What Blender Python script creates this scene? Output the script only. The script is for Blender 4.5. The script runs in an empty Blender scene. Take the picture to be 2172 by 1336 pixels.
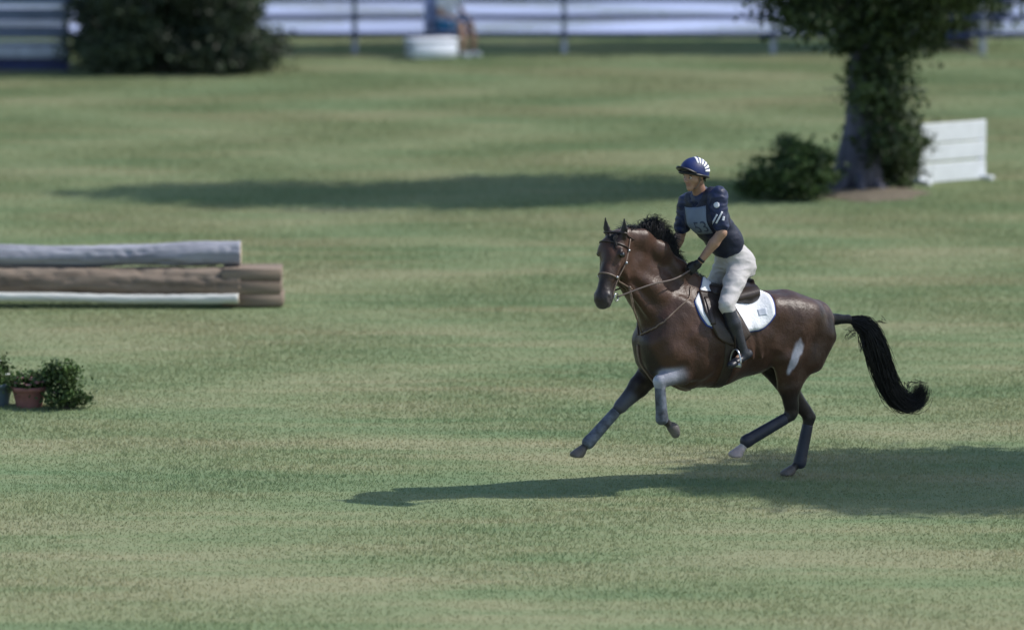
import bpy, math, random
import numpy as np
from mathutils import Vector, Matrix
from mathutils.bvhtree import BVHTree
from mathutils import noise as mnoise
rng = np.random.default_rng(7); random.seed(7)
R = math.radians
C = bpy.context.scene.collection
# ------------------------------------------------------------------ camera, sky, sun, exposure
CAM_H, FOC = 7.2, 9920.0
TILT = math.atan(1446 / FOC)
cam_d = bpy.data.cameras.new('camera'); cam = bpy.data.objects.new('camera', cam_d); C.objects.link(cam)
cam.location = (0, 0, CAM_H); cam.rotation_euler = (math.pi/2 - TILT, 0, 0)
cam_d.sensor_width = 36; cam_d.lens = FOC / 2172 * 36; cam_d.clip_start = 1; cam_d.clip_end = 2000
cam_d.dof.use_dof = True; cam_d.dof.focus_distance = 39.8; cam_d.dof.aperture_fstop = 1.0
bpy.context.scene.camera = cam
SUN_EL = 45.5
to_sun = Vector((1.0, 0.07, 0)).normalized() * math.cos(R(SUN_EL)) + Vector((0, 0, math.sin(R(SUN_EL))))
w = bpy.data.worlds.new('World'); bpy.context.scene.world = w; w.use_nodes = True
sky = w.node_tree.nodes.new('ShaderNodeTexSky'); sky.sky_type = 'NISHITA'; sky.sun_disc = False
sky.sun_elevation = R(SUN_EL); sky.sun_rotation = math.atan2(to_sun.x, to_sun.y)
bg = w.node_tree.nodes['Background']; bg.inputs['Strength'].default_value = 0.15
w.node_tree.links.new(sky.outputs[0], bg.inputs['Color'])
sd = bpy.data.lights.new('sun', 'SUN'); sd.energy = 3.7; sd.angle = R(0.6); sd.color = (1, 0.95, 0.88)
sun = bpy.data.objects.new('sun', sd); C.objects.link(sun); sun.rotation_euler = to_sun.to_track_quat('Z', 'Y').to_euler()
sun.location = (20, 20, 30)
vs = bpy.context.scene.view_settings
vs.view_transform = 'Standard'; vs.look = 'None'; vs.exposure = 0.22; vs.gamma = 1; vs.use_curve_mapping = False

# ------------------------------------------------------------------ helpers: geometry
_fw = np.array([0, math.cos(TILT), -math.sin(TILT)]); _up = np.array([0, math.sin(TILT), math.cos(TILT)])
CP = np.array([0, 0, CAM_H])
def ray(u, v): return _fw + np.array([1., 0, 0])*(u-1086)/FOC + _up*(668-v)/FOC
def G(u, v, z=0.0):
    d = ray(u, v); return CP + d*((z-CAM_H)/d[2])
def AT(u, v, Y):                       # point above the ground at depth Y
    d = ray(u, v); return CP + d*(Y/d[1])

def tag(o, label=None, cat=None, group=None, kind=None):
    if label: o['label'] = label
    if cat: o['category'] = cat
    if group: o['group'] = group
    if kind: o['kind'] = kind
    return o
def empty(name, loc, rz=0, label=None, cat=None, group=None):
    o = bpy.data.objects.new(name, None); C.objects.link(o); o.location = loc; o.rotation_euler = (0, 0, rz)
    o.empty_display_size = .2
    return tag(o, label, cat, group)
def mesh_obj(name, V, F, mat, parent=None, smooth=True, off=None, cols=None, sizes=None):
    """V (n,3); F: list of faces, or an (m,k) array"""
    me = bpy.data.meshes.new(name)
    V = np.asarray(V, dtype=np.float32)
    if off is not None: V = V - np.asarray(off, dtype=np.float32)
    if isinstance(F, np.ndarray):
        m, k = F.shape
        me.vertices.add(len(V)); me.vertices.foreach_set('co', V.ravel())
        me.loops.add(m*k); me.loops.foreach_set('vertex_index', F.astype(np.int32).ravel())
        me.polygons.add(m); me.polygons.foreach_set('loop_start', np.arange(0, m*k, k, dtype=np.int32))
        me.polygons.foreach_set('loop_total', np.full(m, k, dtype=np.int32))
        me.update(calc_edges=True)
    else:
        me.from_pydata(V.tolist(), [], F); me.update()
    me.polygons.foreach_set('use_smooth', [smooth]*len(me.polygons))
    if cols is not None:
        a = me.color_attributes.new('paint', 'FLOAT_COLOR', 'POINT')
        c = np.ones((len(V), 4), dtype=np.float32); c[:, :3] = cols
        a.data.foreach_set('color', c.ravel())
    me.materials.append(mat)
    o = bpy.data.objects.new(name, me); C.objects.link(o)
    if parent is not None: o.parent = parent
    return o

class MB:
    """collects shapes into one mesh"""
    def __init__(s): s.V = []; s.F = []
    def add(s, V, F):
        n = len(s.V); s.V += [tuple(map(float, p)) for p in V]; s.F += [tuple(i+n for i in f) for f in F]; return s
    def box(s, c, size, rz=0, bev=0.0, rx=0):
        x, y, z = [q/2 for q in size]; b = bev
        P = []
        if b <= 0:
            P = [(sx*x, sy*y, sz*z) for sz in (-1, 1) for sx, sy in ((-1,-1),(1,-1),(1,1),(-1,1))]
            F = [(3,2,1,0),(4,5,6,7),(0,1,5,4),(1,2,6,5),(2,3,7,6),(3,0,4,7)]
        else:
            def ring(xx, yy, zz, bb): return [(-xx,-yy+bb,zz),(-xx+bb,-yy,zz),(xx-bb,-yy,zz),(xx,-yy+bb,zz),(xx,yy-bb,zz),(xx-bb,yy,zz),(-xx+bb,yy,zz),(-xx,yy-bb,zz)]
            P = ring(x-b, y-b, -z, b) + ring(x, y, -z+b, b) + ring(x, y, z-b, b) + ring(x-b, y-b, z, b)
            F = [tuple(range(7,-1,-1)), tuple(range(24,32))]
            for r in range(3):
                for i in range(8): F.append((r*8+i, r*8+(i+1)%8, r*8+8+(i+1)%8, r*8+8+i))
        M = Matrix.Rotation(rz, 3, 'Z') @ Matrix.Rotation(rx, 3, 'X')
        return s.add([tuple(M @ Vector(p) + Vector(c)) for p in P], F)
    def tube(s, pts, rad, n=8, cap=True, flat=None, up=(0,0,1)):
        pts = [Vector(p) for p in pts]; m = len(pts)
        if not hasattr(rad, '__len__'): rad = [rad]*m
        P = []; prev = None
        for i in range(m):
            t = (pts[min(i+1, m-1)] - pts[max(i-1, 0)])
            t = t.normalized() if t.length > 1e-9 else Vector((0,0,1))
            if prev is None:
                a = Vector(up); a = a - t*a.dot(t)
                if a.length < .05: a = Vector((1, 0, 0)); a = a - t*a.dot(t)
                a.normalize()
            else: a = prev - t*prev.dot(t); a.normalize()
            prev = a; b = t.cross(a); fr = 1 if flat is None else flat
            for k in range(n):
                th = 2*math.pi*k/n; P.append(pts[i] + (a*math.cos(th) + b*math.sin(th)*fr)*rad[i])
        F = [(i*n+k, i*n+(k+1)%n, i*n+n+(k+1)%n, i*n+n+k) for i in range(m-1) for k in range(n)]
        if cap: F += [tuple(range(n-1, -1, -1)), tuple(range((m-1)*n, m*n))]
        return s.add(P, F)
    def ell(s, c, r, n=14, m=8, M=None):
        P = []; F = []
        for j in range(m+1):
            ph = math.pi*j/m
            for i in range(n):
                th = 2*math.pi*i/n
                q = Vector((r[0]*math.sin(ph)*math.cos(th), r[1]*math.sin(ph)*math.sin(th), r[2]*math.cos(ph)))
                if M is not None: q = M @ q
                P.append(q + Vector(c))
        for j in range(m):
            for i in range(n): F.append((j*n+i, j*n+n+i, j*n+n+(i+1)%n, j*n+(i+1)%n))
        return s.add(P, F)
    def build(s, name, mat, parent=None, smooth=True, off=None):
        return mesh_obj(name, s.V, s.F, mat, parent, smooth, off)
def cat_rom(pts, n=6):
    P = [np.asarray(p, float) for p in pts]; P = [2*P[0]-P[1]] + P + [2*P[-1]-P[-2]]; out = []
    for i in range(1, len(P)-2):
        for k in range(n):
            t = k/n; a, b, c, d = P[i-1], P[i], P[i+1], P[i+2]
            out.append(.5*((2*b) + (c-a)*t + (2*a-5*b+4*c-d)*t*t + (3*b-a-3*c+d)*t**3))
    out.append(P[-2]); return out

# ------------------------------------------------------------------ helpers: materials
def mat(name, col, rough=.7, var=.15, scale=8., bump=0., bscale=60., attr=False, spec=.4, sheen=0., metal=0., coat=0., col2=None, stretch=(1,1,1)):
    m = bpy.data.materials.new(name); m.use_nodes = True; nt = m.node_tree; N = nt.nodes; L = nt.links
    b = N['Principled BSDF']; b.inputs['Roughness'].default_value = rough
    b.inputs['Specular IOR Level'].default_value = spec; b.inputs['Metallic'].default_value = metal
    b.inputs['Sheen Weight'].default_value = sheen; b.inputs['Coat Weight'].default_value = coat
    tc = N.new('ShaderNodeTexCoord'); mp = N.new('ShaderNodeMapping'); mp.inputs['Scale'].default_value = stretch
    L.new(tc.outputs['Object'], mp.inputs[0])
    nz = N.new('ShaderNodeTexNoise'); nz.inputs['Scale'].default_value = scale; nz.inputs['Detail'].default_value = 6
    L.new(mp.outputs[0], nz.inputs['Vector'])
    rp = N.new('ShaderNodeMapRange'); rp.inputs['From Min'].default_value = .3; rp.inputs['From Max'].default_value = .7
    L.new(nz.outputs['Fac'], rp.inputs['Value'])
    mx = N.new('ShaderNodeMix'); mx.data_type = 'RGBA'
    L.new(rp.outputs[0], mx.inputs['Factor'])
    if attr:
        at = N.new('ShaderNodeAttribute'); at.attribute_name = 'paint'
        for k, f in (('A', 1-var), ('B', 1+var)):
            q = N.new('ShaderNodeMix'); q.data_type = 'RGBA'; q.blend_type = 'MULTIPLY'; q.inputs['Factor'].default_value = 1
            L.new(at.outputs['Color'], q.inputs['A']); q.inputs['B'].default_value = (f, f, f, 1); L.new(q.outputs['Result'], mx.inputs[k])
    else:
        c2 = col2 or tuple(min(1, c*(1+var)) for c in col)
        mx.inputs['A'].default_value = (*[c*(1-var) for c in col], 1) if not col2 else (*col, 1)
        mx.inputs['B'].default_value = (*c2, 1)
    L.new(mx.outputs['Result'], b.inputs['Base Color'])
    if bump > 0:
        n2 = N.new('ShaderNodeTexNoise'); n2.inputs['Scale'].default_value = bscale; n2.inputs['Detail'].default_value = 4
        L.new(mp.outputs[0], n2.inputs['Vector'])
        bp = N.new('ShaderNodeBump'); bp.inputs['Strength'].default_value = bump; bp.inputs['Distance'].default_value = .01
        L.new(n2.outputs['Fac'], bp.inputs['Height']); L.new(bp.outputs[0], b.inputs['Normal'])
    return m

def grass_nodes(m, blade):
    """colour of the turf from world position: olive, dry and green patches, the same for soil sheet and blades"""
    nt = m.node_tree; N = nt.nodes; L = nt.links; N.clear()
    out = N.new('ShaderNodeOutputMaterial'); geo = N.new('ShaderNodeNewGeometry')
    def noise(sc, det, st=(1, 1, 1), rough=.6):
        mp = N.new('ShaderNodeMapping'); mp.inputs['Scale'].default_value = st; L.new(geo.outputs['Position'], mp.inputs[0])
        n = N.new('ShaderNodeTexNoise'); n.inputs['Scale'].default_value = sc; n.inputs['Detail'].default_value = det; n.inputs['Roughness'].default_value = rough
        L.new(mp.outputs[0], n.inputs['Vector']); return n.outputs['Fac']
    def ramp(f, stops):
        r = N.new('ShaderNodeValToRGB'); L.new(f, r.inputs[0]); e = r.color_ramp.elements
        e[0].position, e[0].color = stops[0][0], (*stops[0][1], 1); e[1].position, e[1].color = stops[-1][0], (*stops[-1][1], 1)
        for p, c in stops[1:-1]: q = e.new(p); q.color = (*c, 1)
        return r.outputs[0]
    def mixc(a, b, f, mode='MIX'):
        q = N.new('ShaderNodeMix'); q.data_type = 'RGBA'; q.blend_type = mode
        for k, x in (('A', a), ('B', b), ('Factor', f)):
            if isinstance(x, tuple): q.inputs[k].default_value = (*x, 1)
            elif isinstance(x, float): q.inputs[k].default_value = x
            else: L.new(x, q.inputs[k])
        return q.outputs['Result']
    big = ramp(noise(.6, 5, (.28, 1, 1)), [(.38, GREEN), (.5, MIDG), (.62, DRY)])
    fine = ramp(noise(2.4, 6, (.16, 1, 1)), [(.33, GREEN2), (.68, DRY2)])
    col = mixc(big, fine, .45)
    if blade:
        at = N.new('ShaderNodeAttribute'); at.attribute_name = 'paint'
        col = mixc(col, at.outputs['Color'], 1.0, 'MULTIPLY')
        d = N.new('ShaderNodeBsdfDiffuse'); t = N.new('ShaderNodeBsdfTranslucent'); mx = N.new('ShaderNodeMixShader'); mx.inputs[0].default_value = .45
        L.new(col, d.inputs[0]); L.new(col, t.inputs[0]); L.new(d.outputs[0], mx.inputs[1]); L.new(t.outputs[0], mx.inputs[2]); L.new(mx.outputs[0], out.inputs[0])
    else:
        sp = ramp(noise(30, 3), [(.3, (.88, .88, .88)), (.7, (1, 1, 1))])
        col = mixc(col, sp, 1.0, 'MULTIPLY')
        d = N.new('ShaderNodeBsdfDiffuse'); L.new(col, d.inputs[0]); L.new(d.outputs[0], out.inputs[0])
GREEN, MIDG, DRY = (.160, .238, .128), (.226, .274, .150), (.318, .312, .196)
GREEN2, DRY2 = (.165, .241, .131), (.305, .304, .188)

def leaf_mat(name, c1, c2, tr=.3):
    m = bpy.data.materials.new(name); m.use_nodes = True; nt = m.node_tree; N = nt.nodes; L = nt.links; N.clear()
    out = N.new('ShaderNodeOutputMaterial'); geo = N.new('ShaderNodeNewGeometry')
    n = N.new('ShaderNodeTexNoise'); n.inputs['Scale'].default_value = 1.3; n.inputs['Detail'].default_value = 5; L.new(geo.outputs['Position'], n.inputs['Vector'])
    r = N.new('ShaderNodeMapRange'); r.inputs['From Min'].default_value = .35; r.inputs['From Max'].default_value = .65; L.new(n.outputs['Fac'], r.inputs[0])
    q = N.new('ShaderNodeMix'); q.data_type = 'RGBA'; q.inputs['A'].default_value = (*c1, 1); q.inputs['B'].default_value = (*c2, 1); L.new(r.outputs[0], q.inputs['Factor'])
    at = N.new('ShaderNodeAttribute'); at.attribute_name = 'paint'
    q2 = N.new('ShaderNodeMix'); q2.data_type = 'RGBA'; q2.blend_type = 'MULTIPLY'; q2.inputs['Factor'].default_value = 1
    L.new(q.outputs['Result'], q2.inputs['A']); L.new(at.outputs['Color'], q2.inputs['B'])
    p = N.new('ShaderNodeBsdfPrincipled'); p.inputs['Roughness'].default_value = .6; L.new(q2.outputs['Result'], p.inputs['Base Color'])
    t = N.new('ShaderNodeBsdfTranslucent'); L.new(q2.outputs['Result'], t.inputs[0])
    mx = N.new('ShaderNodeMixShader'); mx.inputs[0].default_value = tr; L.new(p.outputs[0], mx.inputs[1]); L.new(t.outputs[0], mx.inputs[2]); L.new(mx.outputs[0], out.inputs[0])
    return m

# ------------------------------------------------------------------ helpers: smooth-blended bodies (signed distance field -> mesh)
class Field:
    def __init__(s, lo, hi, vox):
        s.lo = np.array(lo, float); s.vox = vox; s.n = np.ceil((np.array(hi)-s.lo)/vox).astype(int)+1
        s.D = np.full(s.n, .5, np.float32); s.prims = []
    def _box(s, lo, hi):
        a = np.clip(np.floor((lo-s.lo)/s.vox).astype(int), 0, s.n); b = np.clip(np.ceil((hi-s.lo)/s.vox).astype(int)+1, 0, s.n)
        if (b <= a).any(): return None
        ax = [s.lo[i]+np.arange(a[i], b[i])*s.vox for i in range(3)]
        return tuple(slice(a[i], b[i]) for i in range(3)), np.stack(np.meshgrid(*ax, indexing='ij'), -1)
    @staticmethod
    def dist(p, X):
        p0, p1, r0, r1, sv = p
        ax = p1-p0; Ln = np.linalg.norm(ax)
        t = np.clip(((X-p0)@ax)/(Ln*Ln), 0, 1) if Ln > 1e-6 else np.zeros(X.shape[:-1])
        an = ax/Ln if Ln > 1e-6 else np.array([0, 0, 1.])
        sv = sv-an*(sv@an)
        if np.linalg.norm(sv) < .05: sv = np.array([1., .02, .01])-an*an[0]
        sv = sv/np.linalg.norm(sv); tv = np.cross(an, sv)
        d = X-(p0+t[..., None]*ax); r = r0+(r1-r0)*t[..., None]
        q = np.stack([d@sv, d@tv, d@an], -1)
        k0 = np.linalg.norm(q/r, axis=-1); k1 = np.linalg.norm(q/(r*r), axis=-1)+1e-9
        return k0*(k0-1)/k1
    def bone(s, p0, p1, r0, r1=None, k=.03, side=(0, 1, 0), col=(.5, .5, .5), sub=False):
        p0 = np.array(p0, float); p1 = np.array(p1, float)
        f = lambda r: np.array([r, r, r], float) if not hasattr(r, '__len__') else np.array([r[0], r[1], (r[2] if len(r) > 2 else min(r[0], r[1]))], float)
        r0 = f(r0); r1 = r0 if r1 is None else f(r1); m = max(r0.max(), r1.max())+k+.03
        b = s._box(np.minimum(p0, p1)-m, np.maximum(p0, p1)+m)
        if b is None: return
        prim = (p0, p1, r0, r1, np.array(side, float)); d = Field.dist(prim, b[1]).astype(np.float32); a = s.D[b[0]]
        if sub:
            d = -d; h = np.clip(.5-.5*(d-a)/k*-1, 0, 1)
            h = np.clip(.5+.5*(d-a)/k, 0, 1); s.D[b[0]] = a*(1-h)+d*h+k*h*(1-h)
            s.prims.append((prim, np.array(col), 'sub'))
        else:
            h = np.clip(.5+.5*(a-d)/k, 0, 1); s.D[b[0]] = a*(1-h)+d*h-k*h*(1-h)
            s.prims.append((prim, np.array(col), 'add'))
    def chain(s, pts, rads, **kw):
        for i in range(len(pts)-1): s.bone(pts[i], pts[i+1], rads[i], rads[i+1], **kw)
    def cut(s, p, n, lo=None, hi=None):
        """remove everything on the side n points to (within a box)"""
        p = np.array(p, float); n = np.array(n, float); n /= np.linalg.norm(n)
        b = s._box(np.array(lo) if lo is not None else s.lo, np.array(hi) if hi is not None else s.lo+s.n*s.vox)
        d = ((b[1]-p)@n).astype(np.float32); s.D[b[0]] = np.maximum(s.D[b[0]], d)
    def mesh(s, smooth=3, paint_w=.012):
        D = s.D; ins = D < 0; nx, ny, nz = D.shape
        cs = [(0,0,0),(1,0,0),(0,1,0),(1,1,0),(0,0,1),(1,0,1),(0,1,1),(1,1,1)]
        cnt = sum(ins[a:nx-1+a, b:ny-1+b, c:nz-1+c].astype(np.int8) for a, b, c in cs)
        act = np.argwhere((cnt > 0) & (cnt < 8)); idx = np.full((nx-1, ny-1, nz-1), -1, np.int64); idx[tuple(act.T)] = np.arange(len(act))
        val = [D[act[:, 0]+a, act[:, 1]+b, act[:, 2]+c] for a, b, c in cs]
        acc = np.zeros((len(act), 3)); num = np.zeros(len(act))
        for i in range(8):
            for j in range(i+1, 8):
                if sum(x != y for x, y in zip(cs[i], cs[j])) != 1: continue
                mk = (val[i] < 0) != (val[j] < 0); t = np.where(mk, val[i]/(val[i]-val[j]+1e-12), 0)
                pt = np.array(cs[i])+t[:, None]*(np.array(cs[j])-np.array(cs[i])); acc += pt*mk[:, None]; num += mk
        V = s.lo+(act+acc/num[:, None])*s.vox
        Q = []
        for ax in range(3):
            o1, o2 = [(1, 2), (2, 0), (0, 1)][ax]
            sl0 = [slice(1, -1)]*3; sl0[ax] = slice(0, -1); sl1 = [slice(1, -1)]*3; sl1[ax] = slice(1, None)
            A = ins[tuple(sl0)]; B = ins[tuple(sl1)]; e = np.argwhere(A != B); st = A[tuple(e.T)]
            off = np.ones(3, int); off[ax] = 0; e = e+off
            def cell(d1, d2):
                c = e.copy(); c[:, o1] -= d1; c[:, o2] -= d2; return idx[tuple(c.T)]
            q = np.stack([cell(1, 1), cell(0, 1), cell(0, 0), cell(1, 0)], 1); q[~st] = q[~st][:, ::-1]; Q.append(q)
        Q = np.concatenate(Q)
        E = np.concatenate([Q[:, [0, 1]], Q[:, [1, 2]], Q[:, [2, 3]], Q[:, [3, 0]]])
        for _ in range(smooth):
            S = np.zeros_like(V); n = np.zeros(len(V))
            np.add.at(S, E[:, 0], V[E[:, 1]]); np.add.at(n, E[:, 0], 1); np.add.at(S, E[:, 1], V[E[:, 0]]); np.add.at(n, E[:, 1], 1)
            V = .5*V+.5*S/n[:, None]
        cols = None
        if paint_w:
            ds = []; cc = []
            for prim, c, kind in s.prims:
                if kind == 'sub': continue
                ds.append(Field.dist(prim, V)); cc.append(c)
            ds = np.array(ds); ds -= ds.min(0); W = np.exp(-ds/paint_w); cols = (W.T@np.array(cc))/W.sum(0)[:, None]
        return V, Q, cols
def normals(V, Q):
    n = np.cross(V[Q[:, 2]]-V[Q[:, 0]], V[Q[:, 3]]-V[Q[:, 1]]); N = np.zeros_like(V)
    for k in range(4): np.add.at(N, Q[:, k], n)
    return N/(np.linalg.norm(N, axis=1)[:, None]+1e-12)
def ruffle(V, Q, amp, st, ridged=True, w=None):
    """push a surface in and out by noise: cloth folds, muscle, bark"""
    N = normals(V, Q); S = V*np.array(st); val = np.empty(len(V))
    for i, p_ in enumerate(S):
        a = mnoise.noise(Vector(p_)); b_ = mnoise.noise(Vector(p_*2.1+7.3)); val[i] = (1-2.6*abs(a+.35*b_)) if ridged else a+.5*b_
    if w is not None: val = val*w
    return V+N*(val*amp)[:, None]
def bvh_of(V, Q): return BVHTree.FromPolygons([tuple(v) for v in V], [tuple(q) for q in Q.tolist()])

def strands(name, paths, mat_, parent=None, off=None, cols=None):
    """paths: list of (pts (m,3) array, radii (m,)) -> thin three-sided tubes in one mesh"""
    Vs = []; Fs = []; base = 0; th = np.arange(3)*2*np.pi/3
    for P, r in paths:
        P = np.asarray(P); m = len(P); T = np.gradient(P, axis=0); T /= np.linalg.norm(T, axis=1)[:, None]+1e-9
        a = np.cross(T, [0.3, .9, .2]); a /= np.linalg.norm(a, axis=1)[:, None]+1e-9; b = np.cross(T, a)
        ring = P[:, None]+(a[:, None]*np.cos(th)[None, :, None]+b[:, None]*np.sin(th)[None, :, None])*np.asarray(r)[:, None, None]
        Vs.append(ring.reshape(-1, 3)); i = np.arange(m-1)[:, None]*3+base; k = np.arange(3)[None]; k2 = (k+1) % 3
        Fs.append(np.stack([i+k, i+k2, i+3+k2, i+3+k], -1).reshape(-1, 4)); base += m*3
    return mesh_obj(name, np.concatenate(Vs), np.concatenate(Fs), mat_, parent, True, off)

# ------------------------------------------------------------------ the setting: ground
def sheet(name, x0, x1, y0, y1, nx, ny, z, m, kind='structure'):
    xs = np.linspace(x0, x1, nx+1); ys = np.linspace(y0, y1, ny+1); X, Y = np.meshgrid(xs, ys)
    V = np.stack([X.ravel(), Y.ravel(), np.full(X.size, z)], 1); i = np.arange(ny)[:, None]*(nx+1)+np.arange(nx)[None]
    o = mesh_obj(name, V, np.stack([i, i+1, i+nx+2, i+nx+1], -1).reshape(-1, 4), m); return tag(o, kind=kind)
M_soil = bpy.data.materials.new('turf'); M_soil.use_nodes = True; grass_nodes(M_soil, False)
M_blade = bpy.data.materials.new('grass_blades'); M_blade.use_nodes = True; grass_nodes(M_blade, True)
sheet('ground', -400, 400, -60, 900, 40, 48, 0, M_soil)
def blades(n):
    # spread over what the lens sees, a little wider than the frame
    y = 32.5+rng.random(n)**.9*61; x = (rng.random(n)-.5)*(y*.2190+3.5)
    hgt = (.009+.020*rng.random(n))*(1+.35*np.sin(x*1.3+np.sin(y*.9)*2)); wd = .0028+.0026*rng.random(n)+.00008*(y-32)
    a = rng.random(n)*2*np.pi; lean = .3+.9*rng.random(n); b = rng.random(n)*2*np.pi
    dx, dy = np.cos(a)*wd, np.sin(a)*wd
    z0 = np.zeros(n)
    p0 = np.stack([x-dx, y-dy, z0], 1); p1 = np.stack([x+dx, y+dy, z0], 1)
    p2 = np.stack([x+np.cos(b)*hgt*lean, y+np.sin(b)*hgt*lean, hgt], 1)
    V = np.stack([p0, p1, p2], 1).reshape(-1, 3); F = np.arange(3*n).reshape(-1, 3)
    g = 1.0+.14*rng.random(n); c = np.stack([g*(.97+.12*rng.random(n)), g, g*.95], 1)
    o = mesh_obj('grass', V, F, M_blade, cols=np.repeat(c, 3, 0)); return tag(o, 'short mown turf of fine green and dry tan blades', 'grass', kind='stuff')
blades(1500000)
# pale arena sand beyond the rails
M_sand = mat('arena_sand', (.36, .42, .62), .9, .25, .5, bump=.4, bscale=20, stretch=(.4, 1, 1))
y0 = G(1086, 72)[1]
o = sheet('sand_track', -60, 60, y0, y0+60, 8, 8, .012, M_sand)

# ------------------------------------------------------------------ foliage
def leaf_mesh(name, pts, size, mat_, parent, droop=.3, elong=1.9, off=None, tint=None):
    n = len(pts); d = rng.normal(size=(n, 3)); d[:, 2] -= droop; d /= np.linalg.norm(d, axis=1)[:, None]
    s = np.cross(d, rng.normal(size=(n, 3))); s /= np.linalg.norm(s, axis=1)[:, None]+1e-9
    L_ = size*(.6+.8*rng.random(n))[:, None]; W_ = L_/elong
    V = np.stack([pts-d*L_*.5, pts+s*W_*.5-d*L_*.05, pts+d*L_*.5, pts-s*W_*.5-d*L_*.05], 1).reshape(-1, 3)
    F = np.arange(4*n).reshape(-1, 4); g = .7+.6*rng.random(n)
    if tint is not None: g = g*tint
    c = np.stack([g, g, g*.95], 1)
    return mesh_obj(name, V, F, mat_, parent, False, off, np.repeat(c, 4, 0))
def clump_pts(blobs, per, nclump, csize):
    """points gathered in clumps filling a list of ellipsoids (cx,cy,cz,rx,ry,rz)"""
    vol = np.array([b[3]*b[4]*b[5] for b in blobs])**.67; vol /= vol.sum(); P = []; Tt = []
    for b, f in zip(blobs, vol):
        k = max(3, int(nclump*f)); q = rng.normal(size=(k, 3)); q /= np.linalg.norm(q, axis=1)[:, None]
        q *= (rng.random(k)**.45)[:, None]; c = q*np.array(b[3:])+np.array(b[:3])
        cs = csize*(.5+rng.random(k)); m = (per*(.5+rng.random(k))).astype(int)
        for ci, si, mi in zip(c, cs, m):
            P.append(ci+rng.normal(size=(mi, 3))*si*np.array([1, 1, .6])); Tt.append(np.full(mi, .6+.9*rng.random()**1.5))
    P = np.concatenate(P); Tt = np.concatenate(Tt); k = P[:, 2] > .03; return P[k], Tt[k]
M_bark = mat('bark', (.13, .12, .11), .9, .35, 14, bump=.9, bscale=30, stretch=(1, 1, .25))
M_bark_grey = mat('grey_bark', (.105, .105, .135), .9, .35, 14, bump=.9, bscale=30, stretch=(1, 1, .25))
M_leafA = leaf_mat('broad_leaf', (.030, .052, .020), (.065, .100, .034))
M_leafB = leaf_mat('dark_needle', (.028, .044, .026), (.055, .080, .042), .2)
M_leafC = leaf_mat('shrub_leaf', (.050, .090, .030), (.095, .150, .048))
def tree(label, loc, h, r0, blobs, mleaf, per, nclump, csize, lsize, mbark=M_bark, group=None, limbs=14, lean=(0, 0)):
    t = empty('tree', loc, 0, label, 'tree', group); m = MB()
    tp = [(lean[0]*f*h+.1*math.sin(f*7), lean[1]*f*h+.08*math.cos(f*5), f*h) for f in np.linspace(0, .95, 12)]
    rd = [r0*(1.45-.45*min(1, f*14))*(1-.8*f) for f in np.linspace(0, .95, 12)]
    rd[0] = r0*1.5; m.tube(cat_rom(tp, 3), np.interp(np.linspace(0, 11, 34), range(12), rd), 14)
    for k in range(7):                                        # roots flaring into the turf
        a = k*.9+.3; m.tube([(math.cos(a)*r0*.7, math.sin(a)*r0*.7, r0*.9), (math.cos(a)*r0*1.5, math.sin(a)*r0*1.5, .12*r0), (math.cos(a)*r0*2.4, math.sin(a)*r0*2.4, -.08)], [r0*.32, r0*.24, r0*.08], 7)
    o = m.build('trunk', mbark, t); m = MB()
    for b in blobs[:limbs]:
        z0 = max(.25*h, min(.8*h, b[2]-b[5]*.5)) if b[2] > .3*h else max(.4, b[2]*.8)
        f = z0/h; s = (lean[0]*f*h, lean[1]*f*h, z0); e = b[:3]; mid = [(s[i]+e[i])/2+(0, 0, .15*h*.3)[i] for i in range(3)]
        m.tube(cat_rom([s, mid, e], 5), np.linspace(r0*.4, r0*.08, 11), 7)
        for q in range(4):
            d = rng.normal(size=3)*np.array(b[3:])*.8; m.tube([e, np.array(e)+d*.5, np.array(e)+d], [r0*.1, r0*.06, r0*.02], 5)
    if m.V: m.build('limbs', mbark, t)
    P, T = clump_pts(blobs, per, nclump, csize); leaf_mesh('crown', P, lsize, mleaf, t, tint=T); return t
# tree on the right behind the rider: grey trunk, low hanging foliage down its right side
p = G(1818, 402); s = 1/163.
def bl(du, z, dy, rx, ry, rz): return (du*s, dy, z, rx, ry, rz)
bA = [bl(60, 1.95, -.1, .45, .5, .40), bl(50, 1.35, -.2, .38, .4, .45), bl(60, .8, -.1, .36, .4, .42), bl(-5, 1.85, -.42, .36, .25, .40), bl(10, 1.30, -.42, .26, .2, .35), bl(-110, 2.30, 0, .55, 1.0, .22), bl(-75, 2.75, 0, .95, 1.2, .38), bl(110, 2.5, .2, .9, 1.2, .5), bl(120, 2.1, .1, .45, .8, .3),
      bl(40, 2.25, 0, .55, .7, .4), bl(240, 3.0, 0, 1.1, 1.4, .6), bl(-40, 4.3, 0, 2.0, 1.7, 1.1), bl(120, 4.6, .5, 1.9, 1.7, 1.2), bl(0, 6.0, -.3, 2.1, 1.7, 1.3), bl(30, 7.8, 0, 1.7, 1.5, 1.2), bl(10, 9.2, .2, 1.0, 1.0, 1.0)]
tree('large tree with grey trunk and hanging foliage, left of the white panel behind the rider', p, 9.8, .24, bA, M_leafA, 85, 1150, .16, .10, M_bark_grey)
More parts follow.
